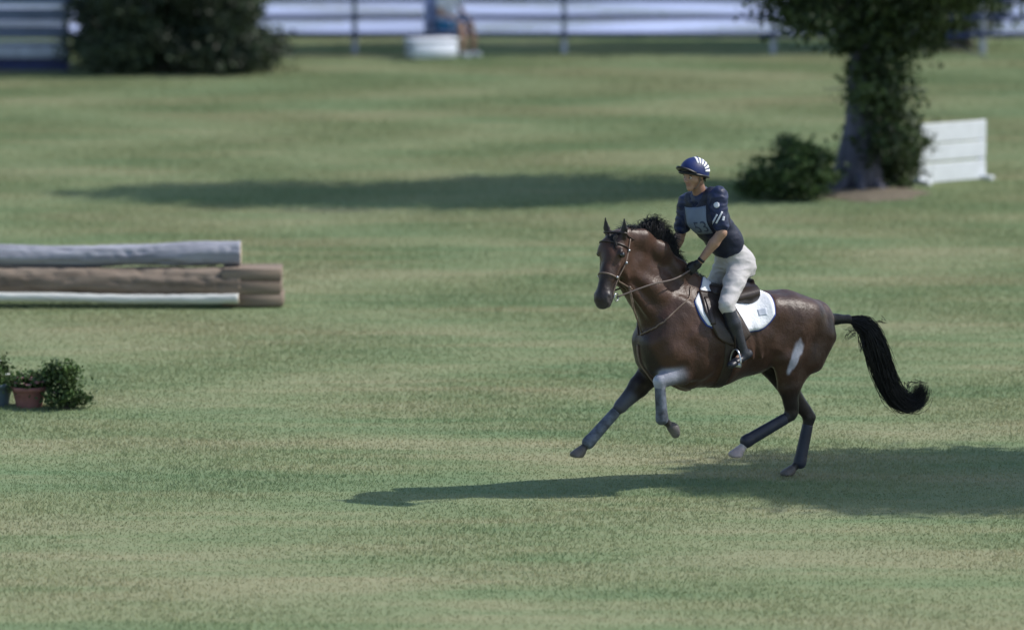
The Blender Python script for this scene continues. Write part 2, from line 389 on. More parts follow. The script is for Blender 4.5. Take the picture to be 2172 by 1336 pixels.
# trees beside the rail fence
p = G(372, 150)
bB = [(-.2, 0, .55, 1.35, 1.1, .50), (.75, -.2, .42, .90, .9, .40), (1.25, -.2, .35, .50, .7, .30), (-1.0, -.3, .40, .65, .8, .38), (-.5, 0, 1.25, 1.25, 1.1, .50), (.75, 0, 1.1, .85, 1.0, .45), (-1.2, 0, .95, .5, .8, .25), (.3, .1, 2.3, 1.2, 1.3, .8), (-.3, 0, 3.5, 1.4, 1.4, .9), (0, 0, 4.8, 1.3, 1.3, 1.0), (0, 0, 6.2, 1.0, 1.0, 1.0)]
tree('dark dense evergreen tree with boughs to the ground, far left in front of the fence', p, 7.2, .22, bB, M_leafB, 110, 900, .15, .11)
p = G(2010, 99)
bC = [(-.35, 0, .70, 1.05, 1.1, .48), (.35, -.2, .75, .75, .9, .45), (-.9, 0, 1.1, .6, .8, .4), (0, 0, 1.5, 1.3, 1.3, .6), (-.3, 0, 3.2, 1.7, 1.5, .9), (.2, 0, 4.8, 1.8, 1.6, 1.1), (0, 0, 6.5, 1.7, 1.5, 1.1), (-.3, 0, 8.2, 1.6, 1.5, 1.2), (0, 0, 9.8, 1.4, 1.4, 1.2), (0, 0, 11.6, 1.2, 1.2, 1.2)]
tree('bushy green tree with low foliage at the fence, far right behind the trunked tree', p, 12.6, .28, bC, M_leafA, 85, 1000, .19, .13)
# trees outside the frame on the right: their shade lies on the turf
bD = [(0, 0, 3.4, 1.3, 1.25, .9), (.6, .1, 4.6, 1.5, 1.35, 1.0), (-.3, -.1, 5.8, 1.3, 1.3, 1.0), (.1, 0, 7.2, 1.2, 1.2, .9)]
tree('broad green tree standing alone right of the rider, shading the turf under the horse', (10.2, 40.0, 0), 8, .24, [(q[0], q[1], q[2], q[3]*1.15, q[4]*1.15, q[5]*1.15) for q in bD], M_leafA, 90, 900, .2, .13)

def shrub(name, label, loc, blobs, n, lsize, csize, per, m=M_leafC):
    t = empty(name, loc, 0, label, 'shrub'); mb = MB()
    for b in blobs:
        for k in range(4):
            d = rng.normal(size=3)*np.array(b[3:])*.45; e = np.array(b[:3])+d
            mb.tube(cat_rom([(b[0]*.3+.03*k, b[1]*.3, -.02), (b[0]*.7, b[1]*.7, b[2]*.5), e], 3), np.linspace(.014, .004, 7), 5)
    mb.build('stems', M_bark, t); P, T = clump_pts(blobs, per, n, csize); leaf_mesh('leaves', P, lsize, m, t, tint=T); return t
p = G(1655, 422)
shrub('shrub', 'low spreading green bush just behind the rider, left of the trunk', p, [(-.05, 0, .28, .48, .4, .26), (.3, .1, .45, .42, .4, .36), (-.3, 0, .22, .3, .3, .2), (.42, -.1, .22, .3, .3, .2)], 170, .065, .07, 70)
p = G(1915, 398)
shrub('shrub', 'loose green bush at the trunk foot hiding the left of the white panel', p, [(0, 0, .35, .30, .3, .32), (.14, 0, .62, .22, .25, .22), (-.15, .1, .2, .25, .3, .18)], 75, .06, .07, 60, M_leafA)
# bark mulch ring round the trunk
p = G(1840, 412); V = [(0, 0, .05)]; 
for rr, zz in ((.42, .04), (.70, .02), (.82, -.01)):
    for k in range(40): a = k/40*2*math.pi; q = rr*(1+.10*math.sin(3*a)+.07*math.sin(7*a+1)); V.append((q*math.cos(a), q*1.0*math.sin(a), zz))
F = [(0, 1+k, 1+(k+1) % 40) for k in range(40)]+[(1+j*40+k, 41+j*40+k, 41+j*40+(k+1) % 40, 1+j*40+(k+1) % 40) for j in range(2) for k in range(40)]
M_mulch = mat('bark_mulch', (.09, .075, .055), .95, .5, 22, bump=1, bscale=60, col2=(.20, .17, .12))
o = mesh_obj('mulch', V, F, M_mulch); o.location = p; tag(o, 'brown bark mulch spread round the tree trunk', 'mulch', kind='stuff')

# ------------------------------------------------------------------ rail fence
M_navy = mat('navy_painted_rail', (.022, .035, .13), .45, .25, 6, bump=.15, bscale=40)
M_post = mat('weathered_post', (.44, .45, .53), .8, .3, 9, bump=.5, bscale=30, stretch=(1, 1, .3))
FY = G(1086, 115)[1]
t = empty('rail_fence', (0, FY, 0), 0, 'long navy blue post and rail fence across the top of the field', 'fence')
px_m = 8.0e-3                      # metres per photo pixel at that depth
posts = [(1640-1086)*px_m*1.02+k*3.62 for k in range(-7, 6)]
for k, x in enumerate(posts):
    m = MB(); m.box((x, .075, .70), (.095, .10, 1.46), bev=.012); m.box((x, .075, 1.44), (.115, .12, .03), bev=.01); m.build('post', M_post, t, False)
    if k+1 < len(posts):
        for z in (.33, .64, .94, 1.24):
            m = MB(); dz = rng.normal()*.004; m.box(((x+posts[k+1])/2, -.003+rng.normal()*.0012, z+dz), (3.612, .035, .088), bev=.008); m.build('rail', M_navy, t, False)

# ------------------------------------------------------------------ board jump in the far left corner, in the tree's shade
M_slate = mat('slate_blue_boards', (.12, .15, .23), .6, .25, 5, bump=.2, stretch=(.3, 1, 1))
M_white = mat('white_paint', (.72, .75, .80), .5, .08, 5, bump=.1)
M_offw = mat('worn_white_paint', (.42, .45, .52), .6, .2, 5, bump=.1)
p = G(10, 150); t = empty('panel_jump', p, 0, 'slate blue board jump with white rails in the shade of the far left tree', 'jump')
for z, hh, mm, nm, yy in ((1.21, .22, M_slate, 'board', 0), (.93, .21, M_slate, 'board', 0), (.64, .21, M_slate, 'board', 0)):
    m = MB(); m.box((-.4, yy, z), (2.9, .04, hh), bev=.006); m.build(nm, mm, t, False)
for z, hh, mm, yy in ((1.09, .045, M_white, -.05), (.79, .05, M_offw, -.05), (.47, .05, M_offw, -.07)):
    m = MB(); m.box((-.4, yy, z), (2.96, .06, hh), bev=.01); m.build('rail', mm, t, False)
m = MB(); m.box((-.4, -.10, .32), (2.9, .05, .20), bev=.01); m.build('ground_board', M_offw, t, False)
m = MB(); m.box((-.4, .0, .24), (2.8, .03, .48)); m.build('backing_board', M_navy, t, False)
for x in (-1.85, 1.02):
    m = MB(); m.box((x, .06, .68), (.10, .10, 1.36), bev=.01); m.box((x, 0.06, .05), (.10, .7, .08), bev=.01); m.build('upright', M_navy, t, False)

# ------------------------------------------------------------------ white board panel on the right
p = G(2035, 384); t = empty('jump_panel', p, R(34), 'white panel of three wide boards standing on the grass right of the big tree', 'jump panel')
for z, hh in ((.135, .255), (.405, .225), (.665, .255)):
    m = MB(); m.box((-.13, 0, z), (1.14, .028, hh), bev=.006); m.build('board', M_white, t, False)
for x in (-.66, .40): m = MB(); m.box((x, .045, .39), (.07, .06, .80), bev=.008); m.box((x, .045, .03), (.07, .5, .06), bev=.008); m.build('upright', M_white, t, False)

# ------------------------------------------------------------------ log jump on the left
M_log = mat('weathered_grey_log', (.16, .165, .20), .85, .3, 6, bump=1, bscale=20, stretch=(.12, 2, 2), col2=(.42, .43, .49))
M_brown = mat('brown_timber', (.115, .088, .066), .85, .3, 7, bump=1, bscale=22, stretch=(.12, 2, 2), col2=(.29, .23, .18))
M_pole = mat('pale_peeled_pole', (.56, .57, .54), .7, .15, 5, bump=.4, bscale=14, stretch=(.3, 2, 2))
M_end = mat('cut_wood', (.42, .34, .25), .9, .25, 25, bump=.4)
YL = G(300, 650)[1]
def zat(v, Y): return AT(300, v, Y)[2]
def xat(u, Y): return AT(u, 600, Y)[0]
def log(x0, x1, y, z, r, m, name, par, n=150, taper=0., knot=.05, ends=M_end):
    P = []; xs = np.linspace(x0, x1, n); rs = []
    ph = rng.random(4)*6
    for i, x in enumerate(xs):
        P.append((x, y+.012*math.sin(x*1.1+ph[0]), z+.014*math.sin(x*1.6+ph[1])))
        rs.append(r*(1+taper*(i/n-.5)+knot*math.sin(x*2.3+ph[2])+knot*.5*math.sin(x*6.1+ph[3])))
    mb = MB(); mb.tube(P, rs, 30); V = np.array(mb.V); ctr = np.repeat(np.array(P), 30, 0); dr = (V-ctr)/np.linalg.norm(V-ctr, axis=1)[:, None]
    for i in range(len(V)):
        a = mnoise.noise(Vector((V[i][0]*1.6+r*50, V[i][1]*16, V[i][2]*16))); b = mnoise.noise(Vector((V[i][0]*7, V[i][1]*40, V[i][2]*40+3)))
        V[i] += dr[i]*r*(.13*a-.16*max(0, abs(b)-.28)*2.5+.05*b)
    o = mesh_obj(name, V, mb.F, m, par); o.data.materials.append(ends)
    for q in o.data.polygons:
        if len(q.vertices) > 4: q.material_index = 1; q.use_smooth = False
    return o
t = empty('log_jump', (xat(200, YL), YL, 0), 0, 'low jump of stacked grey and brown logs at the left, pale pole at its foot', 'jump'); ox, oy = t.location.x, t.location.y
x0, x1 = xat(-420, YL)-ox, xat(520, YL)-ox
log(x0, x1-.05, .12, zat(543, YL), .115, M_log, 'top_log', t, taper=.25)
m = MB(); xa, xb = xat(-450, YL)-ox, xat(515, YL)-ox; zt, zb = zat(572, YL), zat(628, YL)
for k in range(3):                                         # squared timbers stacked
    pass
log(xa, xb-.02, .06, (zt+zb)/2+.005, (zt-zb)/2+.03, M_brown, 'middle_log', t, knot=.02)
xe = xat(597, YL)-ox; m = MB(); 
for q in range(3):
    hh = (zt+.01)/3; m.box(((xb+xe)/2-.12+(.02, -.015, .012)[q], .10+(.0, -.012, .006)[q], .015+hh*(q+.5)), (xe-xb+(.24, .27, .22)[q], .42, hh-.006), bev=.006)
for q in range(2): m.box(((xb+xe)/2+(-.20, .06)[q], .10, (zt+.01)/2), (.07, .30, zt-.02), bev=.01)
m.build('end_block', M_brown, t)
m = MB(); m.box((xa, .10, (zt+.02)/2), (.5, .42, zt+.01), bev=.025); m.build('end_block', M_brown, t)
log(xa, xat(508, YL)-ox, -.17, zat(632, YL-.17), .048, M_pole, 'ground_pole', t, taper=.15, knot=.03)

# ------------------------------------------------------------------ flower pots at the lower left
M_terra = mat('dusty_terracotta', (.26, .115, .10), .8, .2, 12, bump=.2)
M_tub = mat('blue_grey_plastic', (.10, .14, .17), .5, .12, 8)
M_flower = mat('dull_pink_petal', (.32, .17, .17), .7, .3, 20); M_flower_w = mat('pale_petal', (.45, .47, .42), .7, .2, 20)
def potted(label, u, v, r, h, mpot, blobs, n, lsize, flower=None, fl_c=None):
    t = empty('flower_pot', G(u, v), 0, label, 'flower pot'); m = MB()
    pr = [(r*.72, 0), (r*.78, h*.3), (r*.92, h*.78), (r*.94, h*.80), (r*1.04, h*.81), (r*1.04, h*.99), (r*.98, h), (r*.90, h*.99), (r*.88, h*.86), (0.001, h*.86)]
    V = [(q*math.cos(k/28*6.2832), q*math.sin(k/28*6.2832), z) for q, z in pr for k in range(28)]
    m.add(V, [(j*28+k, j*28+(k+1) % 28, j*28+28+(k+1) % 28, j*28+28+k) for j in range(len(pr)-1) for k in range(28)]); m.build('pot', mpot, t)
    P, T = clump_pts([(b[0], b[1], b[2]+h, *b[3:]) for b in blobs], 45, n, .045); leaf_mesh('foliage', P, lsize, M_leafC, t, tint=T)
    if flower:
        mb = MB()
        for k in range(flower):
            b = blobs[k % len(blobs)]; q = rng.normal(size=3); q[2] = abs(q[2]); q /= np.linalg.norm(q); c = np.array([b[0], b[1], b[2]+h])+q*np.array(b[3:])*1.0
            for j in range(5):
                a = j*1.257+k; mb.ell(c+np.array([math.cos(a)*.018, math.sin(a)*.018, 0]), (.014, .014, .008), 7, 4)
        mb.build('blossoms', fl_c, t)
    return t
potted('terracotta pot of dull pink flowers beside the small green bush', 62, 862, .17, .20, M_terra, [(0, 0, .03, .15, .15, .07)], 40, .045, 30, M_flower)
potted('blue grey tub with pale flowers cut by the left edge of the photo', -12, 858, .19, .22, M_tub, [(0, 0, .05, .17, .17, .1), (-.05, 0, .14, .12, .1, .12)], 60, .05, 20, M_flower_w)
shrub('shrub', 'small round green bush just right of the terracotta flower pot', G(135, 866), [(0, 0, .2, .19, .18, .19), (-.02, 0, .38, .13, .13, .11), (.1, 0, .12, .14, .14, .1)], 70, .045, .04, 60)
# ------------------------------------------------------------------ horse: local frame x forward, y to its left (towards the lens), z up
YAW = R(27)
hd = np.array([-math.cos(YAW), -math.sin(YAW), 0]); lf = np.array([math.sin(YAW), -math.cos(YAW), 0])
HO = G(1665, 1010)+lf*.12+hd*.86; HO[2] = 0
def P(u, v, L):                        # point of the plane "L metres left of the spine" seen at photo pixel u, v, in the horse's frame
    d = ray(u, v); t = ((HO+lf*L-CP)@lf)/(d@lf); q = CP+d*t-HO
    return np.array([q@hd, L, q[2]])
horse = empty('horse', HO, math.pi+YAW, 'dark bay horse cantering to the left under its rider, black tail flying', 'horse')
BAY, DBAY_SHADE, BLK, GREASE, MUZ, PINK, HOOF = (.050, .023, .014), (.018, .011, .010), (.013, .012, .013), (.52, .56, .68), (.045, .040, .045), (.36, .30, .30), (.10, .09, .085)  # second tone: dark bay, also shade painted on undersides, breast and far legs
WHT = (.50, .46, .45)
f = Field((-1.42, -.42, -.02), (1.62, .52, 2.55), .0105)
B = f.bone
# trunk
T = [(-1.08, 0, 1.33), (-.78, 0, 1.35), (-.45, 0, 1.29), (-.12, 0, 1.26), (.15, 0, 1.27), (.36, 0, 1.32), (.49, 0, 1.37)]
RR = [(.20, .21, .15), (.265, .275, .2), (.265, .325, .2), (.295, .375, .2), (.275, .40, .2), (.235, .375, .2), (.19, .27, .12)]
f.chain(T, RR, k=.10, col=BAY)
B((.02, 0, 1.01), (-.34, 0, 1.06), (.15, .12), (.13, .11), k=.08, col=DBAY_SHADE)                       # belly line, shade under the barrel painted into the coat
B((.36, 0, 1.66), (.02, 0, 1.60), (.07, .12), (.06, .08), k=.08, col=BAY)                        # withers
B((.02, 0, 1.58), (-.5, 0, 1.56), (.10, .07), k=.06, col=BAY)
for sg in (1, -1):
    B((-.56, sg*.15, 1.49), (-.92, sg*.12, 1.40), (.13, .15), (.14, .17), k=.07, col=BAY)        # croup
    B((-1.035, sg*.14, 1.27), (-.93, sg*.15, 1.04), (.10, .17), (.10, .14), k=.06, col=BAY)         # buttock
    B((.44, sg*.15, 1.45), (.30, sg*.16, 1.60), (.07, .13), (.05, .10), k=.09, col=BAY)           # shoulder blade
    B((.475, sg*.15, 1.32), (.42, sg*.15, 1.18), (.09, .13), (.095, .12), k=.09, col=BAY)         # point of shoulder
    B((.56, sg*.070, 1.28), (.53, sg*.085, 1.12), (.085, .085), (.09, .09), k=.07, col=DBAY_SHADE)      # breast, its shaded front painted in the darker tone
for sg in (1, -1):
    B((.26, sg*.235, 1.36), (.12, sg*.235, 1.22), (.045, .10), (.04, .07), k=.022, col=BAY)          # triceps
    B((.42, sg*.18, 1.30), (.31, sg*.20, 1.46), (.035, .07), (.03, .06), k=.035, col=BAY)
    B((-.62, sg*.20, 1.44), (-.52, sg*.235, 1.20), (.05, .13), (.04, .10), k=.025, col=BAY)          # thigh
    B((-.88, sg*.20, 1.36), (-.80, sg*.215, 1.10), (.04, .08), (.035, .07), k=.018, col=BAY)         # hamstring
    B((-.52, sg*.14, 1.52), (-.44, sg*.18, 1.50), (.05, .05), k=.03, col=BAY)                        # point of hip
    for q in range(5): B((-.02-.075*q, sg*.262, 1.42), (-.05-.085*q, sg*.275, 1.12), (.012, .012), k=.03, col=BAY)  # ribs
    B((.40, sg*.13, 1.62), (.78, sg*.075+.04, 1.90), (.05, .07), (.04, .05), k=.04, col=BAY)        # neck muscle
    B((.50, sg*.12, 1.44), (.86, sg*.05+.06, 1.86), (.035, .05), (.03, .04), k=.035, col=BAY)
# neck
NK = [(.34, 0, 1.53), (.54, .01, 1.74), (.74, .045, 1.96), (.97, .09, 2.12)]
f.chain(NK, [(.165, .29, .1), (.12, .215, .1), (.09, .155, .1), (.082, .125, .1)], k=.05, col=BAY)
cr = [P(1494, 598, 0), P(1440, 560, .01), P(1400, 518, .04), P(1362, 493, .07), P(1326, 486, .095)]
cr = [c+np.array([0, 0, -.055]) for c in cr]; f.chain(cr, [(.05, .07)]*5, k=.09, col=BAY)
un = [P(1352, 618, .10), P(1362, 660, .06), P(1368, 700, .02)]
un = [c+np.array([-.13, 0, .02]) for c in un]; f.chain(un, [(.055, .07), (.075, .09), (.11, .11)], k=.06, col=DBAY_SHADE)
# head (turned towards the lens)
HA = R(30); hf = np.array([math.cos(HA), math.sin(HA), 0]); hs = np.array([-math.sin(HA), math.cos(HA), 0])
poll = P(1309, 507, .105); muz = P(1277, 641, .25)
ax = muz-poll; ax = ax/np.linalg.norm(ax); HL = np.linalg.norm(muz-poll)
fr = hf-ax*(hf@ax); fr /= np.linalg.norm(fr); sd_ = np.cross(ax, fr); sd_ = sd_ if sd_@hs > 0 else -sd_
def H(t, d=0, s=0): return poll+ax*t*HL+fr*d*1.12+sd_*s*1.15        # along the face, out of the forehead, to the side
hd_k = dict(k=.03, side=sd_)
B(H(.0, -.03), H(.28, -.02), (.092, .110), (.108, .120), **hd_k, col=BAY)
B(H(.28, -.02), H(.60, .0), (.098, .118), (.068, .090), **hd_k, col=BAY)
B(H(.55, .0), H(.95, .002), (.066, .086), (.060, .068), **hd_k, col=DBAY_SHADE)
B(H(.90, -.005), H(1.01, -.012), (.070, .068), (.062, .052), **hd_k, col=MUZ)
B(H(.88, -.075), H(.99, -.070), (.040, .032), (.042, .030), k=.02, side=sd_, col=MUZ)
B(H(.55, -.085), H(.9, -.068), (.040, .040), (.036, .028), k=.03, side=sd_, col=DBAY_SHADE)
for sg in (1, -1):
    B(H(.26, -.15, sg*.045), H(.44, -.115, sg*.052), (.040, .105), (.034, .085), k=.035, side=sd_, col=BAY)
    B(H(.215, .046, sg*.082), H(.26, .044, sg*.086), (.024, .022), k=.025, side=sd_, col=DBAY_SHADE)
    B(H(.29, .028, sg*.098), H(.31, .02, sg*.100), (.018, .016), k=.02, side=sd_, sub=True)
    B(H(.42, .012, sg*.080), H(.66, .005, sg*.056), .013, .009, k=.02, col=BAY)
    B(H(.90, .022, sg*.050), H(.975, .004, sg*.058), (.024, .026), k=.015, side=sd_, col=MUZ)
    B(H(.94, .024, sg*.070), H(.985, .006, sg*.070), (.015, .017), k=.008, side=sd_, sub=True)
    B(H(1.02, -.045, sg*.055), H(.90, -.048, sg*.064), (.006, .006), k=.008, side=sd_, sub=True)
    e0 = H(-.03, .02, sg*.060); e1 = H(-.13, .055, sg*.078); e2 = H(-.265, .100, sg*.080)
    B(e0, e1, (.036, .030), (.034, .020), k=.015, side=sd_, col=DBAY_SHADE); B(e1, e2, (.034, .018), (.008, .006), k=.012, side=sd_, col=BLK)
    B(H(-.11, .080, sg*.080), H(-.21, .108, sg*.082), (.015, .014), (.008, .01), k=.01, side=sd_, sub=True)
def hoof(fet, hof, col, ground=False):
    d = hof-fet; d = d/np.linalg.norm(d); fw_ = np.array([-d[2], 0, d[0]]); n = .77*d-.64*fw_; c0 = fet*.25+hof*.75
    B(c0-d*.012, c0+d*.004, (.044, .044, .02), (.044, .044, .02), k=.008, col=col)
    B(c0, c0+d*.075, (.042, .046, .02), (.058, .064, .03), k=.006, col=col)
    q = c0+n*.058
    if ground: q[2] = .006; n = np.array([0, 0, -1.])
    f.cut(q, n, c0-.13, c0+.15)
# forelegs
def leg(pts, rads, cols, k=.025):
    for i in range(len(pts)-1): B(pts[i], pts[i+1], rads[i], rads[i+1], k=k, col=cols[i])
kneeN = P(1399, 808, .20); elbN = P(1492, 772, .19); fetN = P(1404, 886, .20); hofN = P(1432, 912, .20)
B((.44, .17, 1.22), elbN, (.10, .13), (.085, .12), k=.05, col=BAY)
leg([elbN+[0, 0, .03], (elbN+kneeN)/2+[0, 0, -.01], kneeN], [(.088, .13), (.066, .094), (.046, .056)], [BAY, BAY], k=.03)
B(elbN+[.0, .045, -.01], elbN*.4+kneeN*.6+[0, .03, .01], (.03, .05), (.02, .03), k=.015, col=BAY)
B(elbN*.45+kneeN*.55, kneeN, (.064, .070), (.049, .056), k=.008, col=GREASE); B(kneeN, kneeN*.8+fetN*.2, (.050, .058), (.040, .044), k=.015, col=GREASE)
leg([kneeN, kneeN*.65+fetN*.35, fetN], [(.045, .050), (.027, .034), (.036, .042)], [BLK, BLK], k=.02)
leg([fetN, fetN*.45+hofN*.55], [(.036, .04), (.028, .03)], [BLK])
hoof(fetN, hofN, HOOF)
elbF = P(1392, 778, -.16); kneeF = P(1316, 862, -.14); fetF = P(1250, 936, -.13); hofF = P(1227, 962, -.13)
B((.44, -.16, 1.22), elbF, (.10, .13), (.080, .12), k=.05, col=DBAY_SHADE)  # far foreleg darker than the near one: shade put into the coat colour
leg([elbF, elbF*.5+kneeF*.5, kneeF], [(.085, .13), (.066, .092), (.046, .056)], [DBAY_SHADE, DBAY_SHADE], k=.03)
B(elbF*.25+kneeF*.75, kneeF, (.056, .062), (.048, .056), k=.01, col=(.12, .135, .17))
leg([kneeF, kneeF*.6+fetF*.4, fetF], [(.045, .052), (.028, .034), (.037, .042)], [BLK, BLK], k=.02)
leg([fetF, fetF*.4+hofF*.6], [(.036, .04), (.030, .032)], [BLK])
hoof(fetF, hofF, HOOF)
# hind legs
stN = P(1668, 758, .20); hkN = P(1679, 880, .155); feN = P(1586, 934, .16); hoN = P(1563, 962, .16)
B((-.72, .16, 1.30), stN, (.12, .20), (.085, .14), k=.06, col=BAY)
B((-.90, .15, 1.13), (stN+hkN)/2+[-.02, 0, 0], (.09, .15), (.055, .09), k=.05, col=BAY)
leg([stN, stN*.5+hkN*.5, hkN+[-.0, 0, .02]], [(.088, .135), (.068, .102), (.040, .054)], [BAY, DBAY_SHADE], k=.035)
B(stN+[.03, .05, -.03], stN*.35+hkN*.65+[.01, .03, 0], (.028, .05), (.016, .028), k=.015, col=BAY)
B(stN*.5+hkN*.5+[-.06, 0, -.02], hkN+[-.045, 0, .015], (.022, .03), (.024, .026), k=.02, col=BLK)
leg([hkN, hkN*.65+feN*.35, feN], [(.042, .056), (.030, .038), (.038, .044)], [BLK, BLK], k=.02)
leg([feN, feN*.4+hoN*.6], [(.037, .040), (.032, .034)], [WHT])
hoof(feN, hoN, PINK)
stF = P(1640, 775, -.17); hkF = P(1716, 888, -.14); feF = P(1697, 978, -.12); hoF = P(1672, 1004, -.12)
B((-.72, -.16, 1.28), stF, (.12, .19), (.085, .13), k=.06, col=DBAY_SHADE)  # far hind leg likewise painted in the shaded tone
leg([stF, stF*.5+hkF*.5, hkF+[0, 0, .02]], [(.085, .12), (.058, .080), (.040, .052)], [DBAY_SHADE, DBAY_SHADE], k=.035)
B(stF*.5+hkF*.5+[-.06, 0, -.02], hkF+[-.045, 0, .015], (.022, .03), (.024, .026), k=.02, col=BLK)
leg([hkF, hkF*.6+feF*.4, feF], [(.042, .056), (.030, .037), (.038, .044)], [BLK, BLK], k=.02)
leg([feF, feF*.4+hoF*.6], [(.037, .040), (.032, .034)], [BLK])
hoof(feF, hoF, HOOF, True)
# dock
dk = [P(1766, 672, 0)+[.05, 0, -.02], P(1800, 677, .02), P(1835, 688, .03), P(1855, 712, .04)]
f.chain(dk, [.055, .036, .03, .018], k=.03, col=BLK)
HV, HQ, HC = f.mesh(smooth=4, paint_w=.009)
HV = ruffle(HV, HQ, .0045, (9, 9, 6), False); HV = ruffle(HV, HQ, .0014, (38, 38, 26), False)
HB = bvh_of(HV, HQ)
ga, gb = P(1699, 716, .26), P(1667, 794, .24); gd = (gb-ga)/np.linalg.norm(gb-ga); gp = np.array([-gd[2], 0, gd[0]]); gl = np.linalg.norm(gb-ga)/2
dv = HV-(ga+gb)/2; al = dv@gd/gl; ac = dv@gp                       # white grease wiped on the stifle
wob = np.array([mnoise.noise(Vector((p_[0]*30, p_[1]*30, p_[2]*11))) for p_ in HV]) if True else 0
q = (al**2+(ac/(.052-.018*al))**2)+wob*.7; wg = np.clip((1.15-q)/.6, 0, 1)*(HV[:, 1] > .08); HC = HC*(1-wg*.6)[:, None]+np.array(GREASE)*(wg*.6)[:, None]
M_coat = mat('bay_coat', None, .42, .3, 5, bump=.3, bscale=70, attr=True, spec=.35, sheen=.06)
mesh_obj('body', HV, HQ, M_coat, horse, cols=HC)
M_eye = mat('dark_eye', (.006, .005, .005), .08, .1, 5, spec=.8)
for sg in (1, -1):
    m = MB(); m.ell(H(.27, .034, sg*.098), (.025, .025, .025)); m.build('eye', M_eye, horse)
M_hair = mat('black_hair', (.010, .010, .012), .42, .3, 30, spec=.35)
# mane: thrown up by the stride over the lower neck, short and flat towards the poll
def hair_path(root, pts, jit, n=9):
    q = cat_rom([root]+pts, 4); q = np.array(q); m = len(q); t = np.linspace(0, 1, m)[:, None]
    return q+rng.normal(size=3)*jit*t+rng.normal(size=3)*jit*.5*np.sin(t*5)
paths = []
crest = np.array(cat_rom([c+np.array([0, 0, .05]) for c in cr], 12)); nC = len(crest)
for k in range(3600):
    u = rng.random(); r0 = crest[int(u*(nC-1))]+rng.normal(size=3)*[.012, .012, .006]-[0, 0, .02]
    rise = .170*math.exp(-((u-.50)/.24)**4)*(.55+.55*rng.random())+.012; back = -.01-.03*rise/.15
    sidew = -.02-.10*rng.random()
    paths.append((hair_path(r0, [r0+[back*.3, sidew*.3, rise*.6+.01], r0+[back*.9, sidew*.8, rise*1.0], r0+[back*1.8, sidew*1.3, rise*.95-.015]], .027), np.interp(np.linspace(0, 1, 13), [0, .5, 1], [.0025, .0025, .0007])))
for k in range(60):                       # forelock
    r0 = H(-.06, .05, rng.normal()*.02); paths.append((hair_path(r0, [r0+fr*.03+ax*.04, r0+fr*.028+ax*.12+sd_*.02, r0+fr*.012+ax*.19+sd_*.035*rng.random()], .008), np.linspace(.003, .001, 13)))
strands('mane', paths, M_hair, horse)
# tail: carried out behind, hair falling in a long S and curling up at the tip
tail_c = np.array(cat_rom([P(1776, 672, 0), P(1808, 679, .02), P(1838, 697, .04), P(1858, 735, .06), P(1873, 782, .07), P(1890, 826, .08), P(1916, 855, .09), P(1944, 850, .11), P(1954, 822, .13)], 8))
nT = len(tail_c); tw = np.interp(np.linspace(0, 1, nT), [0, .1, .22, .4, .6, .75, .88, 1], [.022, .028, .066, .082, .070, .066, .056, .045])
paths = []
for k in range(3400):
    s0 = int(rng.random()**1.3*.45*nT); L_ = int(nT*(.32+.5*rng.random())); s1 = min(nT, s0+max(L_, 14)); a = rng.random()*6.283; rr = rng.random()**.6*(1.0 if rng.random() < .85 else 1.35); wob = rng.normal()*.7
    ii = np.arange(s0, s1, 2); m = len(ii)
    if m < 5: continue
    T_ = np.gradient(tail_c, axis=0)[ii]; T_ /= np.linalg.norm(T_, axis=1)[:, None]; n1 = np.cross(T_, [0, 1., 0]); n1 /= np.linalg.norm(n1, axis=1)[:, None]; n2 = np.cross(T_, n1)
    g = np.clip((np.arange(m))/6, .15, 1); ph = a+wob*np.linspace(0, 1, m)
    Q_ = tail_c[ii]+(n1*np.cos(ph)[:, None]+n2*np.sin(ph)[:, None]*.7)*(tw[ii]*rr*g)[:, None]+np.cumsum(rng.normal(size=(m, 3))*.0030, 0)+rng.normal(size=3)*np.linspace(0, .022, m)[:, None]+n1*(.009*np.sin(np.linspace(0, 9, m)+rng.random()*2+s0*.2)*g)[:, None]
    paths.append((Q_, np.interp(np.linspace(0, 1, m), [0, .6, 1], [.0032, .003, .0007])))
for u, v, du, dv, n in ((1815, 700, -26, -2, 10), (1812, 705, -24, 18, 12), (1830, 720, -6, 26, 26), (1850, 735, -10, 20, 24), (1860, 678, 22, 8, 8), (1935, 812, 34, 0, 6), (1925, 815, -2, 22, 16), (1955, 835, -4, -30, 14)):
    for k in range(n):                    # loose wisps
        a0 = P(u+rng.normal()*7, v+rng.normal()*5, .06); a1 = P(u+du*(.5+.6*rng.random()), v+dv*(.5+.6*rng.random()), .06+rng.normal()*.03)
        paths.append((np.array(cat_rom([a0, (a0+a1)/2+rng.normal(size=3)*.01, a1], 4)), np.linspace(.003, .0007, 9)))
strands('tail', paths, M_hair, horse)
# protective leg boots
M_nboot = mat('navy_leg_boot', (.022, .026, .042), .5, .2, 10); M_gboot = mat('grey_leg_boot', (.085, .10, .13), .6, .6, 18, bump=.3, bscale=40)
def legboot(a, b, r, m, fl=0):
    g = Field(np.minimum(a, b)-.12, np.maximum(a, b)+.12, .008); d = b-a
    g.bone(a+d*.12, a+d*.92, (r[0], r[1]), (r[2], r[3]), k=.01); g.cut(a+d*.14, -d); g.cut(a+d*1.02, d)
    if fl: g.bone(b-d*.02, b+d*.04, (r[2]+.004, r[3]+.004), k=.01)
    V_, Q_, _ = g.mesh(2, 0); return mesh_obj('leg_boot', V_, Q_, m, horse)
legboot(kneeN, fetN, (.041, .047, .046, .052), M_gboot, 1); legboot(kneeF, fetF, (.041, .047, .047, .053), M_gboot, 1)
legboot(hkN, feN, (.042, .050, .048, .055), M_nboot, 1); legboot(hkF, feF, (.042, .050, .048, .055), M_nboot, 1)
